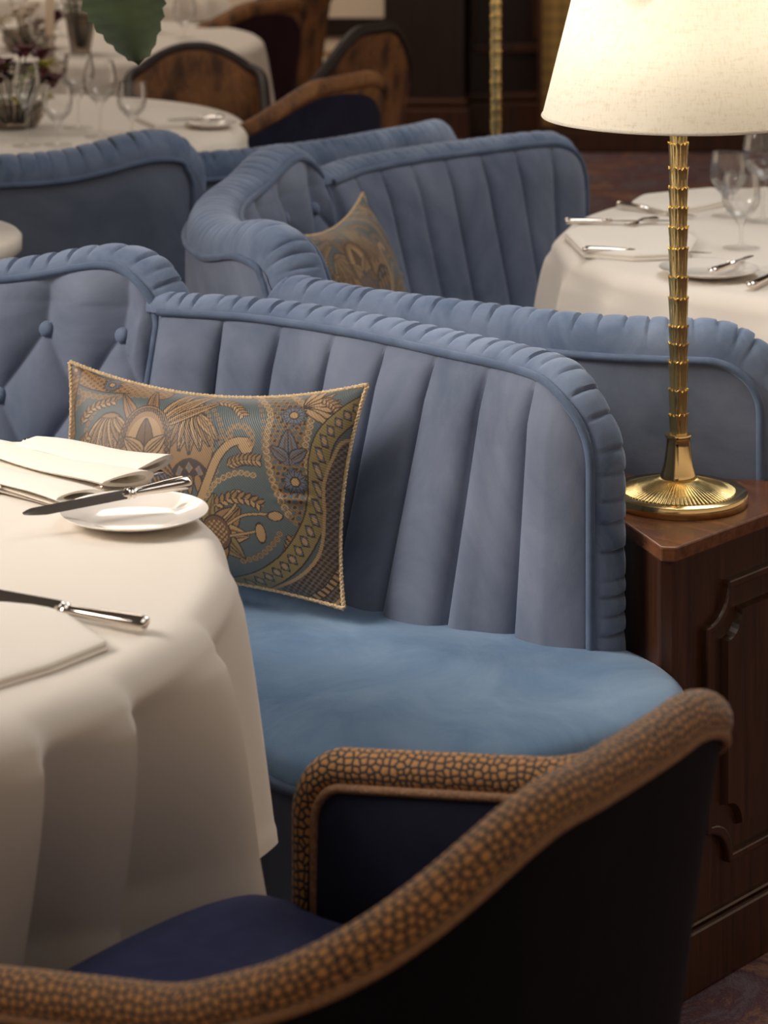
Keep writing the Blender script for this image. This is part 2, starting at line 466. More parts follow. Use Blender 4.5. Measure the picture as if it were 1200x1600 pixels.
MB().box(-0.52, 0.92, -0.3, 0.25, 0.0, 0.09).obj('plinth', M['wood'], e3, False, bevel=0.01)
x0 = (846 - 600) * 11.5 / F - 1.20; x1 = (1010 - 600) * 11.5 / F - 1.20; zb = zy(196, 11.5)
MB().box(x0, x1, -0.262, -0.25, zb, 1.8).obj('lattice_panel', M['grille'], e3, False)
MB().box(x0 - 0.015, x0, -0.275, -0.25, zb - 0.03, 1.83).box(x1, x1 + 0.015, -0.275, -0.25, zb - 0.03, 1.83).box(x0, x1, -0.275, -0.25, zb - 0.03, zb).obj('moulding', M['wood'], e3, False, bevel=0.004)
MB().box(-0.5, 0.9, -0.29, -0.25, 0.22, 0.26).box(-0.5, 0.9, -0.28, -0.25, 0.12, 0.15).obj('rail', M['wood'], e3, False, bevel=0.008)

# ------------------------------------------------------------------ banquettes
CX, CY = -0.90, 4.97
U0 = 0.95
T = 0.08
def resample_contour(c, step):
    c = np.array(c, float)
    L = np.concatenate([[0], np.cumsum(np.linalg.norm(np.diff(c, axis=0), axis=1))])
    n = int(L[-1] / step) + 1
    s = np.linspace(0, L[-1], n)
    return np.stack([np.interp(s, L, c[:, 0]), np.interp(s, L, c[:, 1])], 1), s

class Back:
    """one upholstered back panel: path in plan (booth-local u,v), contour of its top edge"""
    def __init__(b, path, contour, bulge, mirror=False, T=0.08, R=0.026, taper=False):
        b.T, b.R, b.taper = T, R, taper
        b.pts, b.L = crom(path, 400)
        b.s = np.linspace(0, b.L, 400)
        t = np.gradient(b.pts, axis=0); t /= np.linalg.norm(t, axis=1)[:, None]
        b.t = t; b.n = np.stack([-t[:, 1], t[:, 0]], 1)
        b.contour = contour(b.L); b.bulge = bulge; b.mir = -1 if mirror else 1
    def at(b, s, off, z, along=0.0):
        p = np.array([np.interp(s, b.s, b.pts[:, k]) for k in (0, 1)])
        n = np.array([np.interp(s, b.s, b.n[:, k]) for k in (0, 1)])
        t = np.array([np.interp(s, b.s, b.t[:, k]) for k in (0, 1)])
        q = p + n * off + t * along
        return (q[0] - U0, b.mir * q[1], z)
    def rake(b, z, s):
        k = 1.0
        if b.taper:
            q = min(1.0, max(0.0, (s - 0.70 * b.L) / (0.30 * b.L))); k = 1 - q * q * (3 - 2 * q)
        return -0.100 * k * max(0.0, (0.80 - z)) / 0.35
    def zc(b, s):
        return float(np.interp(s, b.contour[:, 0], b.contour[:, 1]))
    def build(b, root, name, label, ns, nz, pleat=0.030, cap0=False):
        fl = b.mir < 0
        # s samples: dense
        ss = np.linspace(0, b.L, ns)
        top = np.maximum.accumulate(b.contour[:, 0])
        zlo = 0.38
        # contour top per s (monotone s part); vertical ends keep the upper z
        def ztop(s):
            m = np.abs(b.contour[:, 0] - s) < 1e-6
            return b.contour[m, 1].max() if m.any() else b.zc(s)
        zt = [ztop(s) for s in ss]
        mb = MB()
        def fn(i, j):
            s = ss[i]; z = zlo + (zt[i] - zlo) * j / (nz - 1)
            return b.at(s, b.rake(z, s) - b.bulge(s, z, zt[i], b.L) + (0.055 * max(0.0, 1 - s / (b.L - 0.816)) ** 0.7 if b.taper and b.L > 0.83 else 0.0), z)
        mb.grid(ns, nz, fn, flip=fl)
        # outer skin
        def fo(i, j):
            s = ss[i]; z = 0.05 + (zt[i] - 0.027 - 0.05) * j / 11
            return b.at(s, b.T + 0.001, z)
        mb.grid(ns, 12, fo, flip=not fl)
        body = mb.obj(name, M['velvet'], root)
        if label: body['label'] = label
        # gathered rim
        cp, arc = resample_contour(b.contour, 0.0032)
        tt = np.gradient(cp, axis=0); tt /= np.linalg.norm(tt, axis=1)[:, None]
        # smooth the normals a little round corners
        k = 9; ker = np.ones(k) / k
        tp = np.pad(tt, ((k // 2, k // 2), (0, 0)), mode='edge')
        tt = np.stack([np.convolve(tp[:, c], ker, 'valid') for c in (0, 1)], 1); tt /= np.linalg.norm(tt, axis=1)[:, None]
        bounds = [0.0]
        r2 = random.Random(3)
        while bounds[-1] < arc[-1]: bounds.append(bounds[-1] + pleat * r2.uniform(0.75, 1.3))
        bounds = np.array(bounds)
        K = 15
        def ridge(i, k):
            a = arc[i]; j = np.searchsorted(bounds, a, 'right') - 1
            f = (a - bounds[j]) / (bounds[min(j + 1, len(bounds) - 1)] - bounds[j] + 1e-9)
            th = PI * k / (K - 1)
            d = 0.0085 * (min(1.0, f / 0.14) ** 0.5 - 1) + 0.0022 * math.sin(PI * f) + 0.003 * f
            R = b.R + d * (0.3 + 0.7 * math.sin(th))
            s, z = cp[i]
            ends = min(1.0, (arc[-1] - a) / 0.02 + 0.3) if False else 1.0
            if cap0: ends = min(1.0, math.sqrt(max(0.02, min(1, a / 0.03))))
            hgt = R * math.sin(th) ** 0.75 * ends
            off = b.T * (1 - math.cos(th)) / 2 + b.rake(z, s) * (1 - k / (K - 1))
            hgt -= 0.030 * max(0.0, (k / (K - 1) - 0.5) * 2) ** 2
            return b.at(s, off, z + tt[i][0] * hgt, along=-tt[i][1] * hgt)
        mr = MB().grid(len(cp), K, ridge, flip=fl)
        rim = mr.obj('rim', M['velvet_rim'], body)
        for q, (off, lift) in enumerate(((-0.003, 0.003), (b.T + 0.002, -0.028))):
            pts = []
            for i in range(0, len(cp), 3):
                s, z = cp[i]
                if q == 0 and b.taper and b.L > 0.83 and s < b.L - 0.816 - 0.012: continue
                pts.append(b.at(s, off + (b.rake(z, s) if q == 0 else 0), z + tt[i][0] * lift, along=-tt[i][1] * lift))
            MB().tube(pts, 0.0062, 8).obj('piping', M['piping'], body)
        return body

WPATH = [(0.690, 0.402), (0.745, 0.462), (0.792, 0.506), (0.859, 0.650), (0.984, 0.796), (1.1216, 0.914), (1.2174, 0.9945), (1.309, 1.044), (1.349, 1.0835)]
def wing_contour(L):
    c = [(0, 0.797), (0.30, 0.80), (L - 0.105, 0.80)]
    for a in np.linspace(0, PI / 2, 14)[1:]:
        c.append((L - 0.105 + 0.105 * math.sin(a), 0.695 + 0.105 * math.cos(a)))
    c.append((L, 0.43))
    return np.array(c)
def wing_bulge(s, z, zt, L):
    w = 0.102
    f = ((s - L + 8 * w) / w) % 1.0
    h = 0.026 * (max(0.0, 1 - abs(2 * f - 1) ** 3.6)) ** 0.55
    if s > L - 0.5 * w: h = 0.026
    if s < L - 8 * w: h = 0.0
    h *= min(1.0, max(0.0, (zt - z) / 0.06)) ** 0.5
    h *= min(1.0, max(0.0, (L - s) / 0.05)) ** 0.6
    return h
CPATH = [(0.775, -0.503), (0.758, -0.478), (0.718, -0.42), (0.672, -0.3), (0.632, -0.15), (0.62, 0.0), (0.632, 0.15), (0.672, 0.3), (0.718, 0.42), (0.758, 0.478), (0.775, 0.503)]
def centre_contour(L):
    h = L / 2
    half = [(0.0, 0.819), (0.15, 0.820), (0.27, 0.824), (0.35, 0.836), (0.41, 0.849), (0.46, 0.856), (0.495, 0.853), (0.525, 0.840), (0.555, 0.814), (0.572, 0.780)]
    k = h / 0.572
    r, _ = crom(half, 60)
    r[:, 0] *= k; r[-1, 0] = h
    r = [tuple(x) for x in r] + [(h, 0.66)]
    left = [(h - a, z) for a, z in r[::-1]]
    right = [(h + a, z) for a, z in r[1:]]
    return np.array(left + right)
DS = 0.137
def centre_bulge(s, z, zt, L):
    x = s - L / 2
    p = (x - 0.0685) / DS
    if z > 0.758:
        h = (math.sin(PI * p) ** 2 + 0.003) ** 0.42 - 0.08
    else:
        q = (0.758 - z) / 0.20
        a_, b_ = math.sin(PI * (p + q)), math.sin(PI * (p - q))
        h = (math.sqrt(a_ * a_ + 0.003) * math.sqrt(b_ * b_ + 0.003)) ** 0.42 - 0.08
    h = 0.030 * h
    h *= min(1.0, max(0.0, (zt - z) / 0.05)) ** 0.5
    e = min(s, L - s)
    h *= min(1.0, max(0.0, e / 0.02)) ** 0.5
    return h

def seat_outline(near=1.0):
    half = [(1.08, 0.0), (1.10, 0.15), (1.185, 0.28), (1.33, 0.42), (1.50, 0.565), (1.672, 0.65), (1.722, 0.70), (1.738, 0.78), (1.715, 0.90),
            (1.645, 1.04), (1.57, 1.14), (1.49, 1.187), (1.41, 1.187), (1.345, 1.165), (1.30, 1.14)]
    back = [(1.20, 1.06), (1.05, 0.93), (0.90, 0.77), (0.78, 0.56), (0.70, 0.35), (0.66, 0.15), (0.65, 0.0)]
    a, _ = crom(half, 90); b, _ = crom([half[-1]] + back, 50)
    pos = np.concatenate([a, b[1:]])
    neg = pos[1:-1][::-1] * np.array([1, -near])
    full = np.concatenate([pos, neg])
    return full - np.array([U0, 0])

def make_banquette(label, paths=(None, None)):
    r = empty('banquette', label, 'sofa', (0, 0, 0), 0)
    c = Back(CPATH, centre_contour, centre_bulge, False, 0.095, 0.025)
    body = c.build(r, 'centre_backrest', None, 380, 150)
    for row, z in enumerate((0.758, 0.658, 0.558)):
        for k in range(-5, 5):
            x = 0.0685 + DS * k + (0.5 * DS if row % 2 else 0)
            s = c.L / 2 + x
            if abs(x) > c.L / 2 - 0.05: continue
            p = c.at(s, c.rake(z, s) - 0.004, z)
            n = np.array([np.interp(s, c.s, c.n[:, k2]) for k2 in (0, 1)])
            o = MB().lathe([(0.0005, 0.009), (0.006, 0.0085), (0.011, 0.006), (0.0125, 0.001), (0.010, -0.006)], 16).obj('button', M['velvet_rim'], body)
            o.location = p
            o.rotation_euler = Vector((-n[0], -n[1], 0.25)).to_track_quat('Z', 'Y').to_euler()
    for mir in (False, True):
        w = Back(paths[1 if mir else 0] or WPATH, wing_contour, wing_bulge, mir, 0.071, 0.023, True)
        w.build(r, 'wing_backrest', None, 320, 44, cap0=True)
    out = seat_outline(0.875 if paths[1] else 1.0)
    sm = MB()
    pad(sm, out, 0.405, [(-0.004, 0.415), (-0.002, 0.425), (0.004, 0.434), (0.014, 0.442), (0.03, 0.448), (0.055, 0.453), (0.085, 0.456)])
    seat = sm.obj('seat_cushion', M['velvet_seat'], r)
    MB().tube([(x, y, 0.411) for x, y in offset_poly(out, -0.006)], 0.0065, 8, closed=True).obj('piping', M['piping'], seat)
    bs = MB().prism([tuple(q) for q in offset_poly(out, 0.012)[::1]], 0.07, 0.408)
    bs.obj('seat_base', M['velvet'], r)
    MB().prism([tuple(q) for q in offset_poly(out, 0.045)], 0.0, 0.07).obj('plinth', M['wood_dark'], r, False)
    return r

def place_booth(r, ang, du=0.0, dv=0.0):
    A = math.radians(ang); u = U0 + du
    r.location = (CX + math.cos(A) * u - math.sin(A) * dv, CY + math.sin(A) * u + math.cos(A) * dv, 0)
    r.rotation_euler = (0, 0, A)
b1 = make_banquette('blue velvet banquette wrapping the nearest table, long paisley cushion on its seat')
# the middle booth's nearer wing swings straighter: taken from the line of its outer piping
po = np.array([(0.675, 0.545), (0.795, 0.680), (0.922, 0.778), (1.043, 0.855), (1.141, 0.907), (1.239, 0.937), (1.313, 0.949), (1.375, 0.957), (1.425, 0.962)])
po[:, 1] += 0.045
tg = np.gradient(po, axis=0); tg /= np.linalg.norm(tg, axis=1)[:, None]
pin = po - 0.071 * np.stack([-tg[:, 1], tg[:, 0]], 1)
b2 = make_banquette('blue velvet banquette in the middle, facing right, small paisley cushion in its corner', (None, [tuple(q) for q in pin]))
b4 = dup(b1, label='blue velvet banquette seen from behind in shadow, facing the far left table')
for b in (b1, b2, b4): b['group'] = 'blue velvet banquettes round the plant stand'
place_booth(b1, -86); place_booth(b2, 1.5, 0.02, -0.005); place_booth(b4, 92, -0.02)

# plant stand in the middle of the booths
ps = empty('plant_stand', 'round dark wooden plant stand with a cream marble top, left edge', 'stand', (CX - 0.015, CY, 0))
MB().lathe([(0.46, 0.0), (0.46, 0.06), (0.44, 0.07), (0.44, 0.63), (0.46, 0.64), (0.46, 0.665), (0.01, 0.668)], 64).obj('drum', M['wood'], ps, False)
MB().lathe([(0.235, 0.664), (0.235, 0.735), (0.225, 0.74), (0.225, 0.752)], 64).obj('collar', M['bronze'], ps, False)
MB().lathe([(0.24, 0.750), (0.258, 0.752), (0.264, 0.758), (0.264, 0.780), (0.258, 0.786), (0.01, 0.787)], 72).obj('marble_top', M['marble'], ps, True)

def leaf_mesh(L=0.16, W=0.12, droop=0.03, teeth=9, seed=0):
    n, m = 27, 11
    mb = MB()
    def fn(i, j):
        t = i / (n - 1); q = (j / (m - 1) - 0.5) * 2
        w = (W / 2) * (math.sin(PI * min(1, t ** 0.62 * 0.97 + 0.0)) ** 0.75) if t < 0.999 else 0.0
        w *= 1 + 0.10 * 1.6 * (abs(((t * teeth) % 1.0)) - 0.5) * (1 if 0.15 < t < 0.97 else 0)
        vein = 0.004 * abs(math.sin((t - abs(q) * 0.18) * teeth * PI))
        return (t * L - (abs(q) * w) * -0.10, q * w, -droop * t * t - 0.012 * abs(q) ** 1.5 * -1 + vein * abs(q))
    mb.grid(n, m, fn)
    return mb
pl = empty('potted_foliage', 'large leafy foliage hanging above the plant stand, one toothed leaf in view', 'plant', (CX, CY, 0.787))
MB().lathe([(0.07, 0), (0.09, 0.02), (0.11, 0.12), (0.10, 0.24), (0.075, 0.3), (0.07, 0.3), (0.09, 0.24), (0.095, 0.12), (0.02, 0.03)], 40).obj('vase', M['bronze'], pl)
lm = leaf_mesh(0.155, 0.120)
lproto = None
def add_leaf(base, tip, normal):
    """one leaf from its stalk end to its tip (world), facing normal"""
    global lproto
    base, tip, normal = Vector(base), Vector(tip), Vector(normal).normalized()
    x = (tip - base).normalized(); z = (normal - x * normal.dot(x)).normalized(); y = z.cross(x)
    L = (tip - base).length
    if lproto is None: o = lproto = lm.obj('leaf', M['leaf'], pl)
    else:
        o = lproto.copy(); COL.objects.link(o); o.parent = pl
    R = Matrix((x, y, z)).transposed().to_4x4()
    o.matrix_local = Matrix.Translation(base - Vector((CX, CY, 0.787))) @ R @ Matrix.Scale(L / 0.155, 4)
    return o
def at_depth(px, py, d): return Vector(((px - 600) * d / F, d, H - (py + 385) * d / F))
lf_base = at_depth(168, -62, 4.66); lf_tip = at_depth(221, 87, 4.57)
add_leaf(lf_base, lf_tip, (0.30, -0.9, 0.22))
stems = []
vz = Vector((CX, CY, 1.08))
ends = [lf_base]
for k in range(11):
    a = random.uniform(0, 2 * PI); rr = random.uniform(0.1, 0.35); hz = random.uniform(0.45, 1.0)
    en = vz + Vector((math.cos(a) * rr, math.sin(a) * rr, hz)); ends.append(en)
    dr = Vector((math.cos(a), math.sin(a), -0.5)).normalized()
    add_leaf(en, en + dr * random.uniform(0.12, 0.2), Vector((math.cos(a) * 0.5, math.sin(a) * 0.5, 0.8)))
sm = MB()
for en in ends:
    mid = vz.lerp(en, 0.5) + Vector((0, 0, 0.22))
    c, _ = crom([tuple(vz - Vector((0, 0, 0.2))), tuple(vz), tuple(mid), tuple(en)], 18)
    sm.tube([Vector(p) - Vector((CX, CY, 0.787)) for p in c], 0.0035, 6)
sm.obj('stem', M['leaf'], pl)

# ------------------------------------------------------------------ wedge cabinets between the booths
def make_wedge(label, ang, toff):
    A = math.radians(ang)
    o = empty('side_cabinet', label, 'cabinet', (CX + math.cos(A) * 1.7 - math.sin(A) * toff, CY + math.sin(A) * 1.7 + math.cos(A) * toff, 0), A)
    # local: x outward along the diagonal (face at x=.137), y along the face
    fx = 0.137; hw = 0.212; s30 = 0.586
    def wedge(inset, back):
        f = fx - inset; h = hw - inset
        yb = 0.02
        xb = f - (h - yb) / s30 - inset * 0.3 + back
        return [(xb, -yb), (f - 0.017, -h), (f, -h + 0.011), (f, h - 0.011), (f - 0.017, h), (xb, yb)]
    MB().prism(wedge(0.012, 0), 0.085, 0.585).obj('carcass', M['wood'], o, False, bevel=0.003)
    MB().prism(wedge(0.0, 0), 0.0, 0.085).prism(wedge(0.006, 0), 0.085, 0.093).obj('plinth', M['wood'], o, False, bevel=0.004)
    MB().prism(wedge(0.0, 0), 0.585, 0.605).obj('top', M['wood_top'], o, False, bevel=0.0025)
    # door panel with scooped corners: outer moulding, inner raised field
    def scoop(y0, y1, z0, z1, r):
        pts = []
        for cy, cz, a0 in ((y0, z0, PI / 2), (y1, z0, PI), (y1, z1, 3 * PI / 2), (y0, z1, 0.0)):
            for k in range(9):
                a = a0 - k / 8 * PI / 2
                pts.append((cy + r * math.cos(a), cz + r * math.sin(a)))
        return pts
    def frame(mb, outer, inner, x0, x1):
        n = len(outer)
        v = [(x0, y, z) for y, z in outer] + [(x1, y, z) for y, z in outer] + [(x1, y, z) for y, z in inner] + [(x0, y, z) for y, z in inner]
        f = []
        for k in range(3):
            for i in range(n):
                j = (i + 1) % n
                f.append((k * n + i, k * n + j, (k + 1) * n + j, (k + 1) * n + i))
        mb.add(v, f)
    X = fx - 0.012
    y0, y1, z0, z1 = -hw + 0.086, hw - 0.086, 0.150, 0.532
    a = scoop(y0, y1, z0, z1, 0.052); b = scoop(y0 + 0.012, y1 - 0.012, z0 + 0.012, z1 - 0.012, 0.050)
    mb = MB(); frame(mb, a, b, X - 0.002, X + 0.011)
    d = mb.obj('door_panel', M['wood'], o, False, bevel=0.003)
    c = scoop(y0 + 0.045, y1 - 0.045, z0 + 0.042, z1 - 0.042, 0.036)
    n = len(c); c2 = [(y * 0.94 + 0.06 * (y0 + y1) / 2, z * 0.97 + 0.03 * (z0 + z1) / 2) for y, z in c]
    v = [(X - 0.001, y, z) for y, z in c] + [(X + 0.010, y, z) for y, z in c2]
    MB().add(v, [(i, (i + 1) % n, n + (i + 1) % n, n + i) for i in range(n)] + [tuple(range(n, 2 * n))]).obj('raised_field', M['wood'], d, False)
    return o
wc1 = make_wedge('mahogany side cabinet with scooped panel, carrying the big lit lamp', -41, 0.046)
wc2 = make_wedge('mahogany side cabinet carrying the far brass lamp behind the middle banquette', 49, 0.0)

# ------------------------------------------------------------------ lamps
def make_lamp(label, loc):
    o = empty('table_lamp', label, 'lamp', loc)
    base = MB().lathe([(0.0955, 0.0), (0.0965, 0.0008), (0.0965, 0.0152), (0.0957, 0.016), (0.06, 0.0162)], 96).obj('base', M['brass_polished'], o)
    n = 480; nf = 80
    prof = [(0.0765, 0.0160), (0.0785, 0.0166), (0.0785, 0.0186), (0.070, 0.0212), (0.055, 0.0255), (0.040, 0.0300), (0.029, 0.0335), (0.022, 0.0355), (0.019, 0.036)]
    dep = [0, 0, .0022, .0026, .0026, .0022, .0016, .0006, 0]
    mb = MB(); mb.lathe(prof, n, rf=lambda i, j, r: r * (1 + (0.012 * math.sin(2 * PI * j * nf / n) if i in (1, 2) else 0)))
    for i in range(len(prof)):
        for j in range(n):
            x, y, z = mb.v[i * n + j]
            mb.v[i * n + j] = (x, y, z - dep[i] * (0.5 - 0.5 * math.sin(2 * PI * j * nf / n)) ** 0.7)
    mb.obj('fluted_dome', M['brass'], base)
    MB().lathe([(0.0250, 0.034), (0.0255, 0.0365), (0.0240, 0.041), (0.0210, 0.052), (0.0190, 0.064), (0.0172, 0.080), (0.0165, 0.0895),
                (0.0172, 0.0905), (0.0188, 0.0912), (0.0190, 0.0940), (0.0184, 0.0955), (0.0150, 0.0958)], 48).obj('socket', M['brass_polished'], o)
    # palm trunk column: rings of overlapping leaves, tips flaring up
    mb = MB(); z = 0.0940; zt = 0.60; n = 72; k = 0
    while z < zt:
        hgt = random.choice([0.0245, 0.0275, 0.029, 0.0315, 0.034, 0.040])
        ph = random.uniform(0, 1)
        tips = [random.uniform(-0.0012, 0.0012) for _ in range(13)]
        R0, R1 = 0.0117, 0.0138
        def fn(i, j, z=z, hgt=hgt, tips=tips, ph=ph):
            a = 2 * PI * j / n
            pos = (j / n * 12 + ph) % 12; q = pos % 1.0
            saw = abs(q - 0.5) * 2        # 0 at leaf middle, 1 at the joint
            t = i / 7
            r = R0 + (R1 - R0) * t ** 1.6 + 0.0006 * (1 - saw) - 0.0009 * (saw ** 6)
            if i == 7: r += 0.0006
            if i == 8: r = R0 - 0.0005
            tt = min(t, 1.0)
            zz = z + tt * hgt + (0.0035 * (1 - saw) + tips[int(pos)]) * tt ** 3
            if i == 8: zz -= 0.003
            return (r * math.cos(a), r * math.sin(a), zz)
        mb.grid(9, n, fn, cv=True, flip=True)
        z += hgt; k += 1
    mb.lathe([(0.0122, 0.09), (0.0122, 0.62)], 24)
    mb.obj('column', M['brass'], o)
    zs = 1.142 - 0.605
    sh = MB()
    prof = [(0.1895, zs), (0.1900, zs + 0.002), (0.1900 - 0.25 * 0.30, zs + 0.30), (0.1885 - 0.25 * 0.30, zs + 0.30), (0.1885, zs + 0.002), (0.1895, zs)]
    sh.lathe(prof, 128, cap=False)
    shade = sh.obj('shade', M['shade'], o)
    dz_ = zs + 0.292
    MB().lathe([(0.1155, dz_), (0.1155, dz_ + 0.002), (0.01, dz_ + 0.002), (0.01, dz_), (0.1155, dz_)], 64, cap=False).obj('light_blocker', M['shade'], shade)  # unseen disc added to keep the overhead light out of the lampshade
    # hem ring and spider
    MB().tube([(0.1895 * math.cos(a), 0.1895 * math.sin(a), zs + 0.002) for a in np.linspace(0, 2 * PI, 96, endpoint=False)], 0.0022, 8, closed=True).obj('hem', M['shade'], shade)
    sp = MB()
    for a in (0, 2 * PI / 3, 4 * PI / 3):
        sp.tube([(0, 0, zs + 0.26), (0.1895 * 0.66 * math.cos(a), 0.1895 * 0.66 * math.sin(a), zs + 0.27)], 0.0018, 6)
    sp.tube([(0, 0, 0.6), (0, 0, zs + 0.27)], 0.004, 8)
    sp.obj('spider', M['brass_polished'], shade)
    return o
lamp1_loc = (0.4112, 3.87, 0.605)
lamp2_loc = (175 * 6.42 / F, 6.42, 0.605)
lamp1 = make_lamp('tall brass lamp with lit cream linen shade, in front at right', lamp1_loc)
lamp2 = dup(lamp1, lamp2_loc, 1.3, 'brass palm-stem lamp far behind, only its thin stem in view')

# ------------------------------------------------------------------ tables and cloths
def make_table(label, c, R):
    o = empty('dining_table', label, 'table', (c[0], c[1], 0))
    MB().lathe([(R - 0.03, 0.715), (R - 0.015, 0.72), (R - 0.015, 0.738), (R - 0.03, 0.743)], 72).obj('tabletop', M['wood'], o, False)
    MB().lathe([(0.06, 0.03), (0.07, 0.12), (0.045, 0.3), (0.05, 0.6), (0.12, 0.70), (0.14, 0.716)], 32).obj('pedestal', M['wood'], o)
    MB().lathe([(0.30, 0.0), (0.30, 0.02), (0.10, 0.05), (0.05, 0.06)], 40).obj('foot', M['wood'], o)
    return o
def make_cloth(label, c, R, drop, folds, mat, zt=0.75, wav=0.004, seed=1, group=None, nth=420, flare=0.03, name='tablecloth', hem=True, push=None):
    r_ = random.Random(seed)
    ph = [(k, r_.uniform(0, 2 * PI), r_.uniform(0.3, 1)) for k in (3, 5, 8, 13)]
    RE = 0.034
    rows = []
    for r in np.linspace(0.02, R - RE - 0.01, 10): rows.append(('top', r))
    for a in np.linspace(0, PI / 2, 8): rows.append(('edge', a))
    for h in np.linspace(0.04, 1, 34): rows.append(('hang', h))
    def fold(th):
        f = 0.0
        for (deg, amp, wl, wr) in folds:
            d = math.degrees((th - math.radians(deg) + PI) % (2 * PI) - PI)
            w = wl if d < 0 else wr
            f += amp * math.exp(-(abs(d) / w) ** 1.35)
        return f
    def fn(i, j):
        k, p = rows[i]; th = 2 * PI * j / nth
        w = sum(a * math.sin(q * th + b) for q, b, a in ph) * wav
        fo = fold(th)
        if k == 'top':
            r, z = p, zt + 0.0006 * math.sin(9 * th + p * 20)
            r *= 1.0
        elif k == 'edge':
            r = R - RE + RE * math.sin(p); z = zt - RE * (1 - math.cos(p))
            r += fo * 0.16 * math.sin(p) ** 2
        else:
            h = p
            g = h ** 0.5
            r = R + flare * h - (0.026 if push else 0) * h ** 0.5 + (fo + w) * (0.16 * (1 - g) + g)
            z = zt - RE - (drop - RE) * h
            if push:
                dd = math.degrees((th - math.radians(push[0]) + PI) % (2 * PI) - PI) / push[1]; r -= push[2] * math.exp(-dd ** 4) * min(1.0, h / 0.75)
            if hem and h > 0.93: r += 0.0016
        return (c[0] + r * math.cos(th), c[1] + r * math.sin(th), z)
    mb = MB().grid(len(rows), nth, fn, cv=True)
    b = len(mb.v); mb.v.append((c[0], c[1], zt)); mb.uv.append((0, 0))
    for j in range(nth): mb.f.append((b, j, (j + 1) % nth))
    o = mb.obj(name, mat)
    # origin at the table centre
    me = o.data
    me.transform(Matrix.Translation((-c[0], -c[1], 0))); o.location = (c[0], c[1], 0)
    return tag(o, label, 'tablecloth', group)

T1 = (-0.915, 3.05); R1 = 0.745
f1 = [(-66, .07, 8, 2), (-53, .06, 8, 1.5), (-38.5, .082, 8, 1.0), (-28.3, .092, 5.5, 1.0), (-13, .092, 8, 1.2), (2.5, .056, 7, 2.2), (15, .04, 5, 5)] + \
     [(d, random.uniform(.03, .05), 4, 5) for d in range(32, 300, 15)]
make_table('round table under the nearest white cloth, wrapped by the nearest banquette', T1, R1)
make_cloth('white linen cloth on the nearest table, draped in deep folds at lower left', T1, R1, 0.312, f1, M['cloth'], seed=2, nth=720, flare=0.024, push=(-44, 27, 0.085))
make_cloth('cream under-cloth showing just below the nearest white tablecloth hem', T1, R1 - 0.03, 0.362, [(a + 1, b * 0.95, w, x) for a, b, w, x in f1], M['cloth_under'], zt=0.7455, seed=3, flare=0.030, name='under_cloth', push=(-44, 27, 0.13))

T2 = (1.015, 5.13); R2 = 0.695
f2 = [(d + random.uniform(-4, 4), random.uniform(.045, .075), 5, 4) for d in range(0, 360, 16)]
make_table('round table under the white cloth behind the lit lamp', T2, R2)
make_cloth('white cloth on the right-hand table behind the lit lamp', T2, R2, 0.40, f2, M['cloth'], seed=4, flare=0.01)
T4 = (-0.95, 6.74); R4 = 0.62
f4 = [(d + random.uniform(-4, 4), random.uniform(.018, .03), 5, 6) for d in range(0, 360, 18)]
make_table('round table under the white cloth behind the shadowed banquette', T4, R4)
make_cloth('white cloth on the table with dark flowers, behind the shadowed banquette', T4, R4, 0.22, f4, M['cloth'], seed=5)
T5 = (-1.08, 8.75); R5 = 0.70
make_table('round table under the white cloth behind the arched brown chair', T5, R5)
make_cloth('white cloth on the candle-lit table behind the arched brown chair', T5, R5, 0.30, f4, M['cloth'], seed=6)
T6 = (-1.30, 10.9); R6 = 0.66
make_table('farthest round table under a white cloth, top left', T6, R6)
make_cloth('farthest white tablecloth, at the top left edge of the view', T6, R6, 0.42, f2, M['cloth'], seed=7)

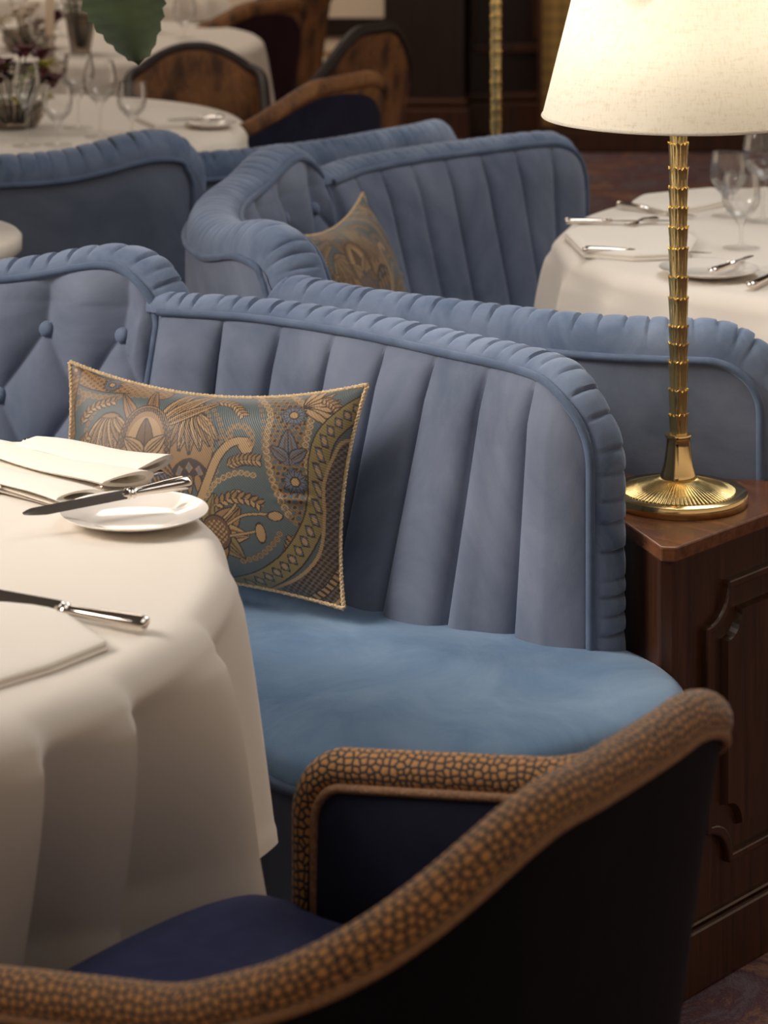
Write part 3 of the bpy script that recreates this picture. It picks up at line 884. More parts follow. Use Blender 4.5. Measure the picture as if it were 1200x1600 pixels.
# ------------------------------------------------------------------ table ware
def lathe_thing(name, prof, mat, loc, label, cat, group=None, n=40, cap=True):
    o = MB().lathe(prof, n, cap=cap).obj(name, mat); o.location = loc
    return tag(o, label, cat, group)
def plate_prof(r):
    return [(0.001, 0.002), (r * .55, 0.002), (r * .62, 0.004), (r * .96, 0.0125), (r, 0.0145), (r * 1.0, 0.0155), (r * .96, 0.0150), (r * .63, 0.0070), (r * .56, 0.0052), (0.001, 0.005)]
def frame_from(A, B, up=(0, 0, 1)):
    A, B = Vector(A), Vector(B)
    x = (B - A).normalized(); u = Vector(up); z = (u - x * u.dot(x)).normalized(); y = z.cross(x)
    return Matrix.Translation(A) @ Matrix((x, y, z)).transposed().to_4x4(), (B - A).length
def make_knife(label, A, B, blade=0.55, wb=0.0095, group=None, roll=0.0):
    """A = blade tip, B = handle end"""
    mtx, L = frame_from(A, B, (0, -math.sin(roll), math.cos(roll)))
    o = empty('table_knife', label, 'knife', (0, 0, 0), 0, group)
    o.matrix_world = mtx
    lb = L * blade
    mb = MB()
    def fn(i, j):
        t = i / 20
        w0 = -wb * (min(1, (t + 0.02) / 0.22) ** 0.6); w1 = wb * 0.75 * (min(1, (t + 0.01) / 0.10) ** 0.5)
        x = t * lb
        th = 0.0009 * (1 if j < 4 else -1) * (0.4 + 0.6 * t)
        y = [w0, w0 * .3, w1 * .5, w1, w1, w1 * .5, w0 * .3, w0][j]
        if j in (0, 7): th = 0
        return (x, y, th)
    mb.grid(21, 8, fn, cv=True)
    mb.obj('blade', M['steel'], o)
    h = MB()
    pts = [(lb + d, 0, 0) for d in (-0.004, 0.001, 0.003, 0.006, 0.010, 0.012, 0.015, 0.03, (L - lb) * .6, (L - lb) * .85, (L - lb) - 0.006, (L - lb) - 0.002, L - lb)]
    rr = [0.003, 0.006, 0.0085, 0.006, 0.0085, 0.0065, 0.006, 0.0068, 0.0088, 0.0098, 0.0098, 0.008, 0.003]
    h.tube(pts, lambda i: rr[i], 14, flat=0.62)
    h.obj('handle', M['silver'], o)
    return o
def make_fork(label, A, B, group=None):
    """A = tine tips, B = handle end"""
    mtx, L = frame_from(A, B)
    o = empty('table_fork', label, 'fork', (0, 0, 0), 0, group); o.matrix_world = mtx
    mb = MB()
    for k in range(4):
        y = (k - 1.5) * 0.0052
        mb.tube([(0, y, 0.004), (L * .12, y, 0.0005), (L * .24, y, 0.0015)], 0.0014, 6)
    mb.tube([(L * .22, 0, 0.002), (L * .30, 0, 0.004), (L * .36, 0, 0.006)], lambda i: (0.0100, 0.0080, 0.0030)[i], 12, flat=0.16)
    mb.obj('head', M['silver'], o)
    MB().tube([(L * .35, 0, 0.006), (L * .55, 0, 0.008), (L * .8, 0, 0.005), (L * .97, 0, 0.003), (L, 0, 0.003)], lambda i: (0.003, 0.0035, 0.0065, 0.009, 0.004)[i], 12, flat=0.45).obj('handle', M['silver'], o)
    return o

ZT = 0.7506
# bread plate and its knife on the nearest table
pc = P(210, 797, 0.765)
lathe_thing('bread_plate', plate_prof(0.0865), M['china'], (pc.x, pc.y, ZT), 'white china bread plate at the edge of the nearest table', 'plate', n=64)
make_knife('silver butter knife lying across the bread plate on the nearest table', P(36, 803, 0.776), P(298, 752, 0.783), 0.60, 0.0080, roll=0.62)
make_fork('small silver fork lying behind the bread plate, beside the pleated napkin', P(104, 783, 0.7545), P(252, 740, 0.7545))
make_knife('silver dinner knife at lower left of the nearest table, half under the flat napkin', P(-60, 922, 0.762), P(231, 976, 0.760), 0.53, 0.0125, roll=0.60)
make_knife('thin silver knife lying along the front of the pleated napkin', P(90, 791, 0.7525), P(-88, 741, 0.757), 0.5, 0.005)
make_knife('silver knife behind the pleated napkin, its collar peeping out at far left', P(28, 689, 0.7525), P(112, 702, 0.757), 0.12, 0.006)

# pleated napkin: an accordion of three flattened loops, fanned out toward the left
def pleated_napkin(label):
    zb = ZT + 0.002
    # right-hand ends and left-hand ends of each fold, back to front
    ends = [(P(240, 738, 0.765), P(36, 668, 0.785)), (P(200, 756, 0.762), P(-40, 684, 0.768)), (P(128, 785, 0.757), P(-80, 716, 0.760))]
    mb = MB()
    hts = [0.031, 0.025, 0.019]; wid = [0.066, 0.066, 0.060]
    for k, (e, s) in enumerate(ends):
        ax = (e - s); ax.z = 0; Ln = ax.length; ax.normalize()
        sd = Vector((ax.y, -ax.x, 0))       # toward the viewer
        if sd.y > 0: sd = -sd
        n = 30; m = 22
        def prof(q, t, k=k):
            # teardrop loop lying flat: q 0..1 round
            a = 2 * PI * q
            w = wid[k] * (0.75 + 0.25 * t); h = hts[k] * (0.6 + 0.4 * t)
            x = w * (0.5 - 0.5 * math.cos(a))
            y = h * 0.5 * math.sin(a) * (0.55 + 0.45 * math.cos(a * 0.5) ** 2)
            return x, y
        for shell in (1.0, 0.62):
            def fn(i, j, shell=shell, k=k, s=s, ax=ax, sd=sd, Ln=Ln):
                t = i / (n - 1)
                x, y = prof(j / m, t)
                w = wid[k] * (0.75 + 0.25 * t); h = hts[k] * (0.6 + 0.4 * t)
                x = w / 2 + (x - w / 2) * shell; y *= shell
                zc = zb + h * 0.5 + (0.004 if k == 0 else 0.0)
                skew = 0.020 * math.sin(PI * q0(j)) * t
                pos = s + ax * (Ln * t + 0.012 * math.sin(2 * PI * j / m + k)) + sd * (x - w / 2)
                return (pos.x, pos.y, max(zb - 0.001, zc + y + 0.002 * math.sin(7 * t + k)))
            q0 = lambda j: j / m
            mb.grid(n, m, fn, cv=True, flip=(shell < 1))
        # close the rim between the shells at both ends
        base = len(mb.v) - 2 * n * m
        for i in (0, n - 1):
            for j in range(m):
                a = base + i * m + j; b = base + i * m + (j + 1) % m; c = b + n * m; d = a + n * m
                mb.f.append((a, b, c, d) if i else (d, c, b, a))
    # flat layers below that carry the loops
    A = P(-90, 690, 0.755); B = P(45, 690, 0.755); C = P(236, 748, 0.755); D = P(112, 793, 0.755); E2 = P(-90, 740, 0.755)
    mb.prism([(p.x, p.y) for p in (E2, D, C, B, A)], ZT, ZT + 0.004)
    o = mb.obj('pleated_napkin', M['napkin'])
    c = P(60, 735, 0.75)
    o.data.transform(Matrix.Translation((-c.x, -c.y, -ZT))); o.location = (c.x, c.y, ZT)
    return tag(o, label, 'napkin')
def flat_napkin(label, corners, z, thick=0.012, layers=3, name='folded_napkin', mat='napkin', puff=0.004):
    pts = [P(x, y, z + thick) for x, y in corners]
    poly = [(p.x, p.y) for p in pts]
    ar = sum(poly[i][0] * poly[(i + 1) % len(poly)][1] - poly[(i + 1) % len(poly)][0] * poly[i][1] for i in range(len(poly)))
    if ar < 0: poly = poly[::-1]
    c = Vector((sum(p[0] for p in poly) / len(poly), sum(p[1] for p in poly) / len(poly), 0))
    # densify with rounded corners
    dp = []
    n = len(poly)
    for i in range(n):
        a, b, d = [np.array(poly[(i + k) % n]) for k in (-1, 0, 1)]
        l1 = b - a; l2 = d - b
        r = min(0.006, np.linalg.norm(l1) * .2, np.linalg.norm(l2) * .2)
        p0 = b - l1 / np.linalg.norm(l1) * r; p1 = b + l2 / np.linalg.norm(l2) * r
        for t in (0, .5, 1): dp.append((1 - t) ** 2 * p0 + 2 * t * (1 - t) * b + t * t * p1)
        for t in np.linspace(0, 1, 8)[1:-1]: dp.append(p1 + (d - l2 / np.linalg.norm(l2) * r - p1) * t)
    dp = np.array(dp) - np.array([c.x, c.y])
    mb = MB()
    th = thick / layers
    for k in range(layers):
        s = offset_poly(dp, 0.002 * k)
        pad(mb, s, k * th, [(-0.0008, k * th + th * .35), (-0.0002, k * th + th * .7), (0.003, k * th + th * .98), (0.012, k * th + th + puff * 0.3)])
    o = mb.obj(name, M[mat]); o.location = (c.x, c.y, z)
    return tag(o, label, 'napkin')
pleated_napkin('cream napkin pleated in three loops on the nearest table')
flat_napkin('cream napkin folded flat at the lower left of the nearest table', [(-200, 930), (86, 941), (172, 1001), (82, 1037), (-160, 1110)], ZT, 0.009, 2)
# glasses
def goblet_prof(h, rb, rf, stem, rim=0.8):
    hb = h - stem
    pr = [(rf, 0.0), (rf, 0.0012), (rf * .5, 0.0035), (0.006, 0.007), (0.0035, 0.014), (0.0032, stem * .55), (0.0042, stem - 0.006), (0.010, stem)]
    out = []
    for t in np.linspace(0.04, 1, 16):
        r = rb * (math.sin(min(t / 0.5, 1) * PI / 2) ** 0.75) if t < 0.5 else rb * (1 - (1 - rim) * ((t - 0.5) / 0.5) ** 1.8)
        out.append((max(r, 0.010), stem + hb * t))
    inn = [(max(r - 0.0012, 0.001), z + 0.001 if k < 15 else z) for k, (r, z) in enumerate(out)][::-1]
    inn[-1] = (0.001, stem + 0.004)
    return pr + out + inn
GM = {}
def make_glass(kind, loc, label, group):
    spec = {'white_wine': (0.190, 0.033, 0.034, 0.085, 0.78), 'red_wine': (0.180, 0.040, 0.036, 0.075, 0.78), 'water': (0.138, 0.0355, 0.034, 0.048, 0.86),
            'tumbler': (0.125, 0.036, 0.033, 0.035, 0.88)}[kind]
    if kind not in GM:
        o = MB().lathe(goblet_prof(*spec), 40, cap=False).obj('wine_glass' if 'wine' in kind else 'water_goblet', M['glass']); GM[kind] = o
    else:
        o = GM[kind].copy(); COL.objects.link(o)
    o.location = loc
    return tag(o, label, 'glass', group)
g2 = 'glasses on the right-hand table'
def on(px, py): 
    p = P(px, py, ZT); return (p.x, p.y, ZT)
make_glass('water', on(1158, 388), 'small water goblet nearest the lamp on the right-hand table', g2)
make_glass('tumbler', on(1138, 338), 'rounded goblet standing farthest back on the right-hand table', g2)
make_glass('red_wine', on(1192, 346), 'tall wine glass at the right edge of the right-hand table', g2)
# right-hand table settings
flat_napkin('soft white napkin at the left rim of the right-hand table, knife over its front', [(882, 362), (905, 346), (990, 338), (1062, 350), (1092, 372), (1078, 394), (990, 398), (912, 392)], ZT, 0.012, 2, puff=0.01)
flat_napkin('white napkin at the back of the right-hand table', [(985, 314), (1000, 304), (1075, 296), (1122, 292), (1135, 312), (1090, 322), (1040, 328)], ZT, 0.012, 2, puff=0.01)
k2 = 'knives on the right-hand table'
make_knife('silver knife in front of the soft white napkin, right-hand table', P(1112, 395, 0.760), P(910, 389, 0.766), 0.60, 0.007, k2)
make_knife('silver knife behind the soft white napkin, its blade running behind the lamp stem', P(1062, 345, 0.773), P(882, 345, 0.773), 0.60, 0.007, k2)
make_knife('white-handled knife lying before the back napkin, right-hand table', P(1088, 338, 0.757), P(965, 318, 0.760), 0.62, 0.007, k2)
make_fork('small silver fork on top of the soft white napkin', P(980, 354, 0.767), P(1026, 343, 0.770), 'forks on the right-hand table')
pc = P(1108, 418, 0.765)
lathe_thing('bread_plate', plate_prof(0.0865), M['china'], (pc.x, pc.y, ZT), 'white bread plate on the right-hand table, just right of the lamp stem', 'plate', n=56)
make_knife('silver butter knife lying on the plate right of the lamp stem', P(1176, 399, 0.770), P(1112, 424, 0.770), 0.5, 0.007, k2)
make_knife('silver knife by the right edge, in front of the bread plate', P(1260, 405, 0.756), P(1172, 446, 0.760), 0.5, 0.007, k2)

# flowers
def blossom(mb, c, r, seed):
    q = random.Random(seed)
    for k in range(9):
        a = 2 * PI * k / 9 + q.uniform(-.2, .2); el = q.uniform(0.1, 0.8)
        d = Vector((math.cos(a) * math.cos(el), math.sin(a) * math.cos(el), math.sin(el)))
        s = d.cross(Vector((0, 0, 1))).normalized() * r * .42; tip = Vector(c) + d * r
        m = Vector(c) + d * r * .6 + Vector((0, 0, r * .15))
        mb.add([tuple(c), tuple(m - s), tuple(tip), tuple(m + s)], [(0, 1, 2, 3)])
    mb.lathe([(r * .02, r * .32), (r * .2, r * .25), (r * .24, 0.0), (r * .1, -r * .2)], 8, c)
def make_flowers(name, label, loc, vase_prof, vase_mat, spots, stem_z):
    o = empty(name, label, 'flowers', loc)
    MB().lathe(vase_prof, 36, cap=False).obj('vase', vase_mat, o)
    st = MB()
    for k, (x, y, z, r, col) in enumerate(spots):
        if col != 'leaf':
            mb = MB(); blossom(mb, (x, y, z), r, k)
            mb.obj('blossom', M[col], o)
        else:
            mb = MB()
            for q in range(5):
                a = random.uniform(0, 2 * PI); d = Vector((math.cos(a), math.sin(a), random.uniform(-.2, .8))).normalized() * r
                s = d.cross(Vector((0, 0, 1))).normalized() * r * .25
                c = Vector((x, y, z)); mb.add([c, c + d * .5 - s, c + d, c + d * .5 + s], [(0, 1, 2, 3)])
            mb.obj('foliage', M['leaf_bright'] if k % 2 else M['leaf'], o)
        st.tube([(x * .2, y * .2, stem_z), (x * .7, y * .7, (stem_z + z) / 2 + .01), (x, y, z)], 0.0018, 5)
    st.obj('stem', M['leaf'], o)
    return o
rr = random.Random(5)
bowl = [(0.04, 0), (0.055, 0.004), (0.072, 0.03), (0.070, 0.06), (0.066, 0.063), (0.064, 0.06), (0.064, 0.03), (0.05, 0.008), (0.001, 0.006)]
sp = []
for k in range(26):
    a = rr.uniform(0, 2 * PI); q = rr.uniform(0.015, 0.125); z = 0.085 + rr.uniform(0.02, 0.13) * (1 - q / 0.2)
    sp.append((math.cos(a) * q, math.sin(a) * q, z, rr.uniform(0.03, 0.042), rr.choice(['petal', 'petal', 'petal', 'petal_yellow', 'leaf'])))
sp += [(0.085, -0.05, 0.075, 0.022, 'petal_yellow'), (0.02, -0.09, 0.075, 0.022, 'petal_yellow'), (0.07, -0.03, 0.13, 0.03, 'petal')]
p = P(22, 200, ZT)
make_flowers('flower_bowl', 'low crystal bowl of dark red and lime flowers behind the shadowed banquette', (p.x, p.y, ZT), bowl, M['crystal'], sp, 0.01)
g4 = 'glasses on the far left table'
make_glass('white_wine', on(42, 228), 'tall wine glass in front of the dark flowers, far left', g4)
make_glass('water', on(90, 226), 'low goblet just right of the dark flower bowl', g4)
make_glass('red_wine', on(122, 200), 'round wine glass standing left of the green leaf stand and behind its neighbour', g4)
GM['red_wine2'] = None
make_glass('red_wine', on(156, 214), 'round wine glass with stem, left of the squarish goblet', g4)
make_glass('tumbler', on(206, 210), 'squarish goblet in front of the arched brown chair', g4)
flat_napkin('cream napkin behind the squarish goblet on the far left table', [(212, 182), (230, 168), (300, 173), (338, 184), (302, 193), (240, 194)], ZT, 0.012, 2, puff=0.008)
make_knife('silver knife on the cream napkin before the arched brown chair', P(262, 187, 0.770), P(350, 182, 0.770), 0.5, 0.008)
pc = P(330, 194, 0.76)
lathe_thing('side_plate', plate_prof(0.06), M['china'], (pc.x, pc.y, ZT), 'small white plate at the right rim of the far left table', 'plate', n=40)
# table five: candle, vase, small glasses
p = P(78, 100, ZT)
cs = empty('candlestick', 'glass candlestick with a tall cream candle, top left', 'candle', (p.x, p.y, ZT))
MB().lathe([(0.05, 0), (0.05, 0.006), (0.02, 0.015), (0.012, 0.03), (0.02, 0.045), (0.012, 0.06), (0.02, 0.075), (0.018, 0.085), (0.001, 0.08)], 24).obj('holder', M['crystal'], cs)
MB().lathe([(0.0125, 0.078), (0.0125, 0.26), (0.009, 0.263), (0.002, 0.264)], 20).obj('candle', M['candle'], cs)
vase = [(0.028, 0), (0.03, 0.004), (0.045, 0.10), (0.05, 0.12), (0.048, 0.12), (0.04, 0.09), (0.026, 0.01), (0.001, 0.008)]
sp = [(rr.uniform(-.07, .07), rr.uniform(-.07, .07), 0.13 + rr.uniform(0, .1), rr.uniform(.028, .042), rr.choice(['leaf', 'leaf', 'leaf', 'petal_yellow'])) for _ in range(22)]
p = P(126, 84, ZT)
make_flowers('flower_vase', 'clear vase of green and lime flowers behind the round wine glasses', (p.x, p.y, ZT), vase, M['crystal'], sp, 0.02)
sp = [(rr.uniform(-.09, .09), rr.uniform(-.09, .09), 0.05 + rr.uniform(0, .07), rr.uniform(.028, .042), rr.choice(['petal_white', 'petal_white', 'petal'])) for _ in range(18)]
p = P(40, 78, ZT)
make_flowers('flower_dish', 'low dish of cream flowers beside the tall candle', (p.x, p.y, ZT), bowl, M['crystal'], sp, 0.01)
g5 = 'glasses on the candle-lit table'
for px, py, kd, lb in ((62, 88, 'tumbler', 'glass standing just left of the tall candle'), (28, 60, 'white_wine', 'thin wine glass behind the cream flower dish'),
                       (95, 56, 'red_wine', 'wine glass behind the tall candle'), (244, 52, 'white_wine', 'thin glass right of the hanging leaf'),
                       (288, 60, 'tumbler', 'low glass right of the hanging leaf, near the table rim')):
    make_glass(kd, on(px, py), lb, g5)

# ------------------------------------------------------------------ chairs
Q = dict(W=0.295, B=0.178, za=0.679, zb=0.826, Fr=0.346, n=2.83, s1=0.473, s0=0.098, dz=0.161, rc=0.057)
def chair_curve(q, N=48):
    plan, zz = [], []
    W, B, Fr, n, rc = q['W'], q['B'], q['Fr'], q['n'], q['rc']
    for i in range(N + 1):
        tau = i / N * PI / 2
        plan.append((-B * max(math.cos(tau), 0) ** (2 / n), W * max(math.sin(tau), 0) ** (2 / n)))
    for f in np.linspace(0, Fr - rc, 24)[1:]: plan.append((f, W))
    sl = 0.0
    for k, (f, l) in enumerate(plan):
        if k: sl += math.hypot(f - plan[k - 1][0], l - plan[k - 1][1])
        t = min(1, max(0, (sl - q['s0']) / (q['s1'] - q['s0']))); S = t * t * (3 - 2 * t)
        zz.append(q['zb'] + (q['za'] - q['zb']) * S - q['dz'] * max(0, f))
    if q.get('dome'):
        zz = [z + q['dome'] * max(0, 1 - (l / (W * .8)) ** 2) * max(0, -f / B) for z, (f, l) in zip(zz, plan)]
    ze = zz[-1]
    for a in np.linspace(0, PI / 2, 10)[1:]:
        plan.append((Fr - rc + rc * math.sin(a), W)); zz.append(ze - rc * (1 - math.cos(a)))
    zl = zz[-1]
    for z in np.linspace(zl, 0.44, 14)[1:]: plan.append((Fr, W)); zz.append(z)
    half = [(f, l, z) for (f, l), z in zip(plan, zz)]
    return [(f, -l, z) for f, l, z in half[:0:-1]] + half
def make_chair(label, loc, yaw, q, mats, group=None, rr=0.0195, detail=True, border=None, name='tub_chair'):
    o = empty(name, label, 'chair', (loc[0], loc[1], 0), yaw, group)
    c = chair_curve(q)
    # evenly resampled rim
    c2, L = crom(c[::2] + ([c[-1]] if (len(c) - 1) % 2 else []), 260)
    ref = (0, 0, 1)
    rim = MB().tube([tuple(p) for p in c2], rr, 20, uvs=True, ref=(1, 0, 0))
    rim.uv = [(u * q.get('us', 108), v * q.get('us', 108) * 1.25) for u, v in rim.uv]
    rimo = rim.obj('rim', mats['rim'], o, uv=True)
    # shells below the rim. outward normal in plan
    p = np.array(c2); t = np.gradient(p[:, :2], axis=0)
    tn = np.linalg.norm(t, axis=1); t = t / np.maximum(tn, 1e-9)[:, None]
    nr = np.stack([t[:, 1], -t[:, 0]], 1)
    # verticals (posts): keep the previous normal
    for i in range(len(p)):
        if tn[i] < 1e-4: nr[i] = (0, math.copysign(1, p[i, 1]))
    nr = np.array([v if v @ np.array([p[i, 0] - 0.1, p[i, 1]]) > 0 or abs(p[i, 0]) > .05 and p[i, 0] > 0 and v[1] * p[i, 1] > 0 else -v for i, v in enumerate(nr)])
    for i in range(len(p)):
        if p[i, 0] > 0: nr[i] = (0, math.copysign(1, p[i, 1]))
    nn = len(p)
    zb = 0.10; sweep = 0.085
    def outer(i, j):
        f = j / 14; z = p[i, 2] - f * (p[i, 2] - zb)
        k = 1 - 0.08 * f ** 1.3
        x = 0.10 + (p[i, 0] - 0.10 + nr[i, 0] * rr * .70) * k; y = (p[i, 1] + nr[i, 1] * rr * .70) * k
        return (x - sweep * f ** 0.75 * min(0.0, nr[i, 0]), y, z)
    def inner(i, j):
        f = j / 10; z = p[i, 2] - f * (p[i, 2] - 0.36)
        k = 1 - 0.05 * f * min(1.0, max(0.0, (q['Fr'] - p[i, 0]) / 0.15))
        x = p[i, 0] - nr[i, 0] * (rr * .75 + .003 * math.sin(PI * f)); y = p[i, 1] - nr[i, 1] * (rr * .75 + .003 * math.sin(PI * f))
        return (0.1 + (x - 0.1) * k - sweep * (f * (p[i, 2] - 0.36) / (p[i, 2] - zb)) ** 0.75 * min(0.0, nr[i, 0]), y * k, z)
    MB().grid(nn, 15, outer).obj('outer_back', mats['outer'], o)
    MB().grid(nn, 11, inner, flip=True).obj('inner_back', mats['inner'], o)
    if border:
        a0, a1, col_ = border
        i0, i1 = int(a0 * nn), int(a1 * nn)
        def panel(i, j):
            ii = i0 + i; f = 0.03 + 0.80 * j / 12
            e = min(1.0, max(0.0, (ii - i0) / (0.16 * nn)))
            f = f + (1 - math.sqrt(max(0, 1 - (1 - e) ** 2))) * 0.16
            z = p[ii, 2] - min(f, .95) * (p[ii, 2] - zb)
            k = 1 - 0.08 * (min(f, .95) ** 1.3)
            return (0.10 + (p[ii, 0] - 0.10 + nr[ii, 0] * (rr * .70 + .006)) * k - sweep * min(f, .95) ** 0.75 * min(0.0, nr[ii, 0]), (p[ii, 1] + nr[ii, 1] * (rr * .70 + .006)) * k, z)
        MB().grid(i1 - i0, 13, panel).obj('back_panel', col_, o)
    if detail:
        ca, cb = [], []
        t3 = np.gradient(p, axis=0); t3 /= np.linalg.norm(t3, axis=1)[:, None]
        for i in range(nn):
            v_ = np.array([-1.0, 0, -1.0]) if p[i, 0] > 0.1 else np.array([0, 0, -1.0])
            D = v_ - t3[i] * (v_ @ t3[i]); D /= np.linalg.norm(D)
            n3 = np.array([nr[i, 0], nr[i, 1], 0.0])
            ca.append(p[i] + n3 * rr * .66 + D * rr * .80)
            cb.append(p[i] - n3 * rr * .80 + D * rr * .80)
        MB().tube(ca, 0.0052, 8).obj('cord', mats['cord'], rimo)
        MB().tube(cb, 0.0052, 8).obj('cord', mats['cord'], rimo)
    if detail:
        # twisted braid down the seam at the corner of the back
        ib = max((i for i in range(nn) if p[i, 1] < 0 and p[i, 0] < 0.05), key=lambda i: nr[i] @ np.array([-0.76, -0.65]))
        br_ = MB()
        for ph in (0, PI):
            q_ = []
            for j in range(90):
                f = 0.46 + 0.53 * j / 89; x, y, z = outer(ib, f * 14)
                a = j * 0.9 + ph
                q_.append((x + nr[ib, 0] * .004 + 0.0025 * math.cos(a) * nr[ib, 1], y + nr[ib, 1] * .004 + 0.0025 * math.cos(a) * -nr[ib, 0], z))
            br_.tube(q_, 0.0036, 7)
        br_.obj('braid', mats['cord'], o)
    # seat cushion
    out = []
    W, B, Fr = q['W'] - rr, q['B'] - rr, q['Fr']
    fr = []
    for a in np.linspace(-PI / 2, PI / 2, 25):
        fr.append((Fr + 0.0 + 0.112 * max(math.cos(a), 0) ** 0.55, (W + 0.012) * math.copysign(abs(math.sin(a)) ** 0.85, math.sin(a))))
    bk = []
    for tau in np.linspace(PI / 2, -PI / 2, 31):
        bk.append((-B * .62 * max(math.cos(tau), 0) ** (2 / q['n']), (W - .005) * math.copysign(abs(math.sin(tau)) ** (2 / q['n']), math.sin(tau))))
    poly = fr + [(Fr * .5, W - .004)] + bk + [(Fr * .5, -W + .004)]
    poly = np.array(poly)
    sc = MB(); pad(sc, poly, 0.40, [(-0.004, 0.415), (-0.004, 0.445), (0.002, 0.468), (0.012, 0.484), (0.03, 0.497), (0.06, 0.507), (0.09, 0.512)])
    sc.obj('seat', mats['seat'], o)
    MB().prism([tuple(x) for x in offset_poly(poly, 0.012)], 0.26, 0.405).obj('seat_rail', mats['outer'], o)
    for f, l in ((Fr + .06, W - .05), (Fr + .06, -W + .05), (-B * .5, W * .55), (-B * .5, -W * .55)):
        k = 1 if f > 0 else 1.25
        MB().tube([(f * k, l, 0.0), (f, l, 0.12), (f, l, 0.26)], lambda i: (0.012, 0.018, 0.024)[i], 10).obj('leg', M['wood'], o)
    return o
def yaw_of(th): return PI - th      # forward = (-cos th, sin th)
CHM = dict(rim=M['snake'], outer=M['black_velvet'], inner=M['navy_velvet'], seat=M['navy'], cord=M['chair_cord'])
ch1 = make_chair('navy tub chair with snakeskin-patterned rolled rim in the foreground', (0.049, 2.373), yaw_of(0.591), Q, CHM)
BM = dict(rim=M['brocade'], outer=M['navy_velvet'], inner=M['brocade'], seat=M['brocade'], cord=M['chair_cord'])
DM = dict(rim=M['wood_chair'], outer=M['brocade'], inner=M['brocade'], seat=M['brocade'], cord=M['chair_cord'])
MM = dict(rim=M['brocade'], outer=M['maroon'], inner=M['brocade'], seat=M['brocade'], cord=M['chair_cord'])
QB = dict(Q, us=1)
QA = dict(Q, W=0.185, B=0.10, zb=0.775, s0=0.13, s1=0.42, dome=0.058, za=0.64, n=3.2, us=1)
make_chair('brown brocade chair with arched dark rail, facing out behind the far left table', (-0.515, 7.62), math.radians(-82), QA, DM, name='arched_chair', detail=False, rr=0.016)
make_chair('chair with dark navy oval back framed in brown, behind the shadowed banquette', (-0.25, 7.02), yaw_of(0.56), QB, dict(BM, outer=M['brocade']), rr=0.022, detail=False, border=(0.38, 0.90, M['navy_velvet']))
make_chair('brown brocade chair with dark rail, seen from the side right of the navy-backed one', (-0.175, 8.15), yaw_of(0.60), dict(QB, zb=0.85, za=0.60, s1=0.40, s0=0.06), DM, rr=0.018, detail=False)
make_chair('maroon-backed chair with brown border, beside the candle-lit table', (-0.53, 9.40), yaw_of(0.56), dict(QB, zb=0.80), dict(MM, outer=M['brocade']), rr=0.028, detail=False, border=(0.38, 0.90, M['maroon']))
make_chair('brown chair with dark rail at the top, beside the farthest table', (-0.44, 10.15), yaw_of(0.5), dict(QB, zb=0.80), DM, rr=0.024, detail=False)

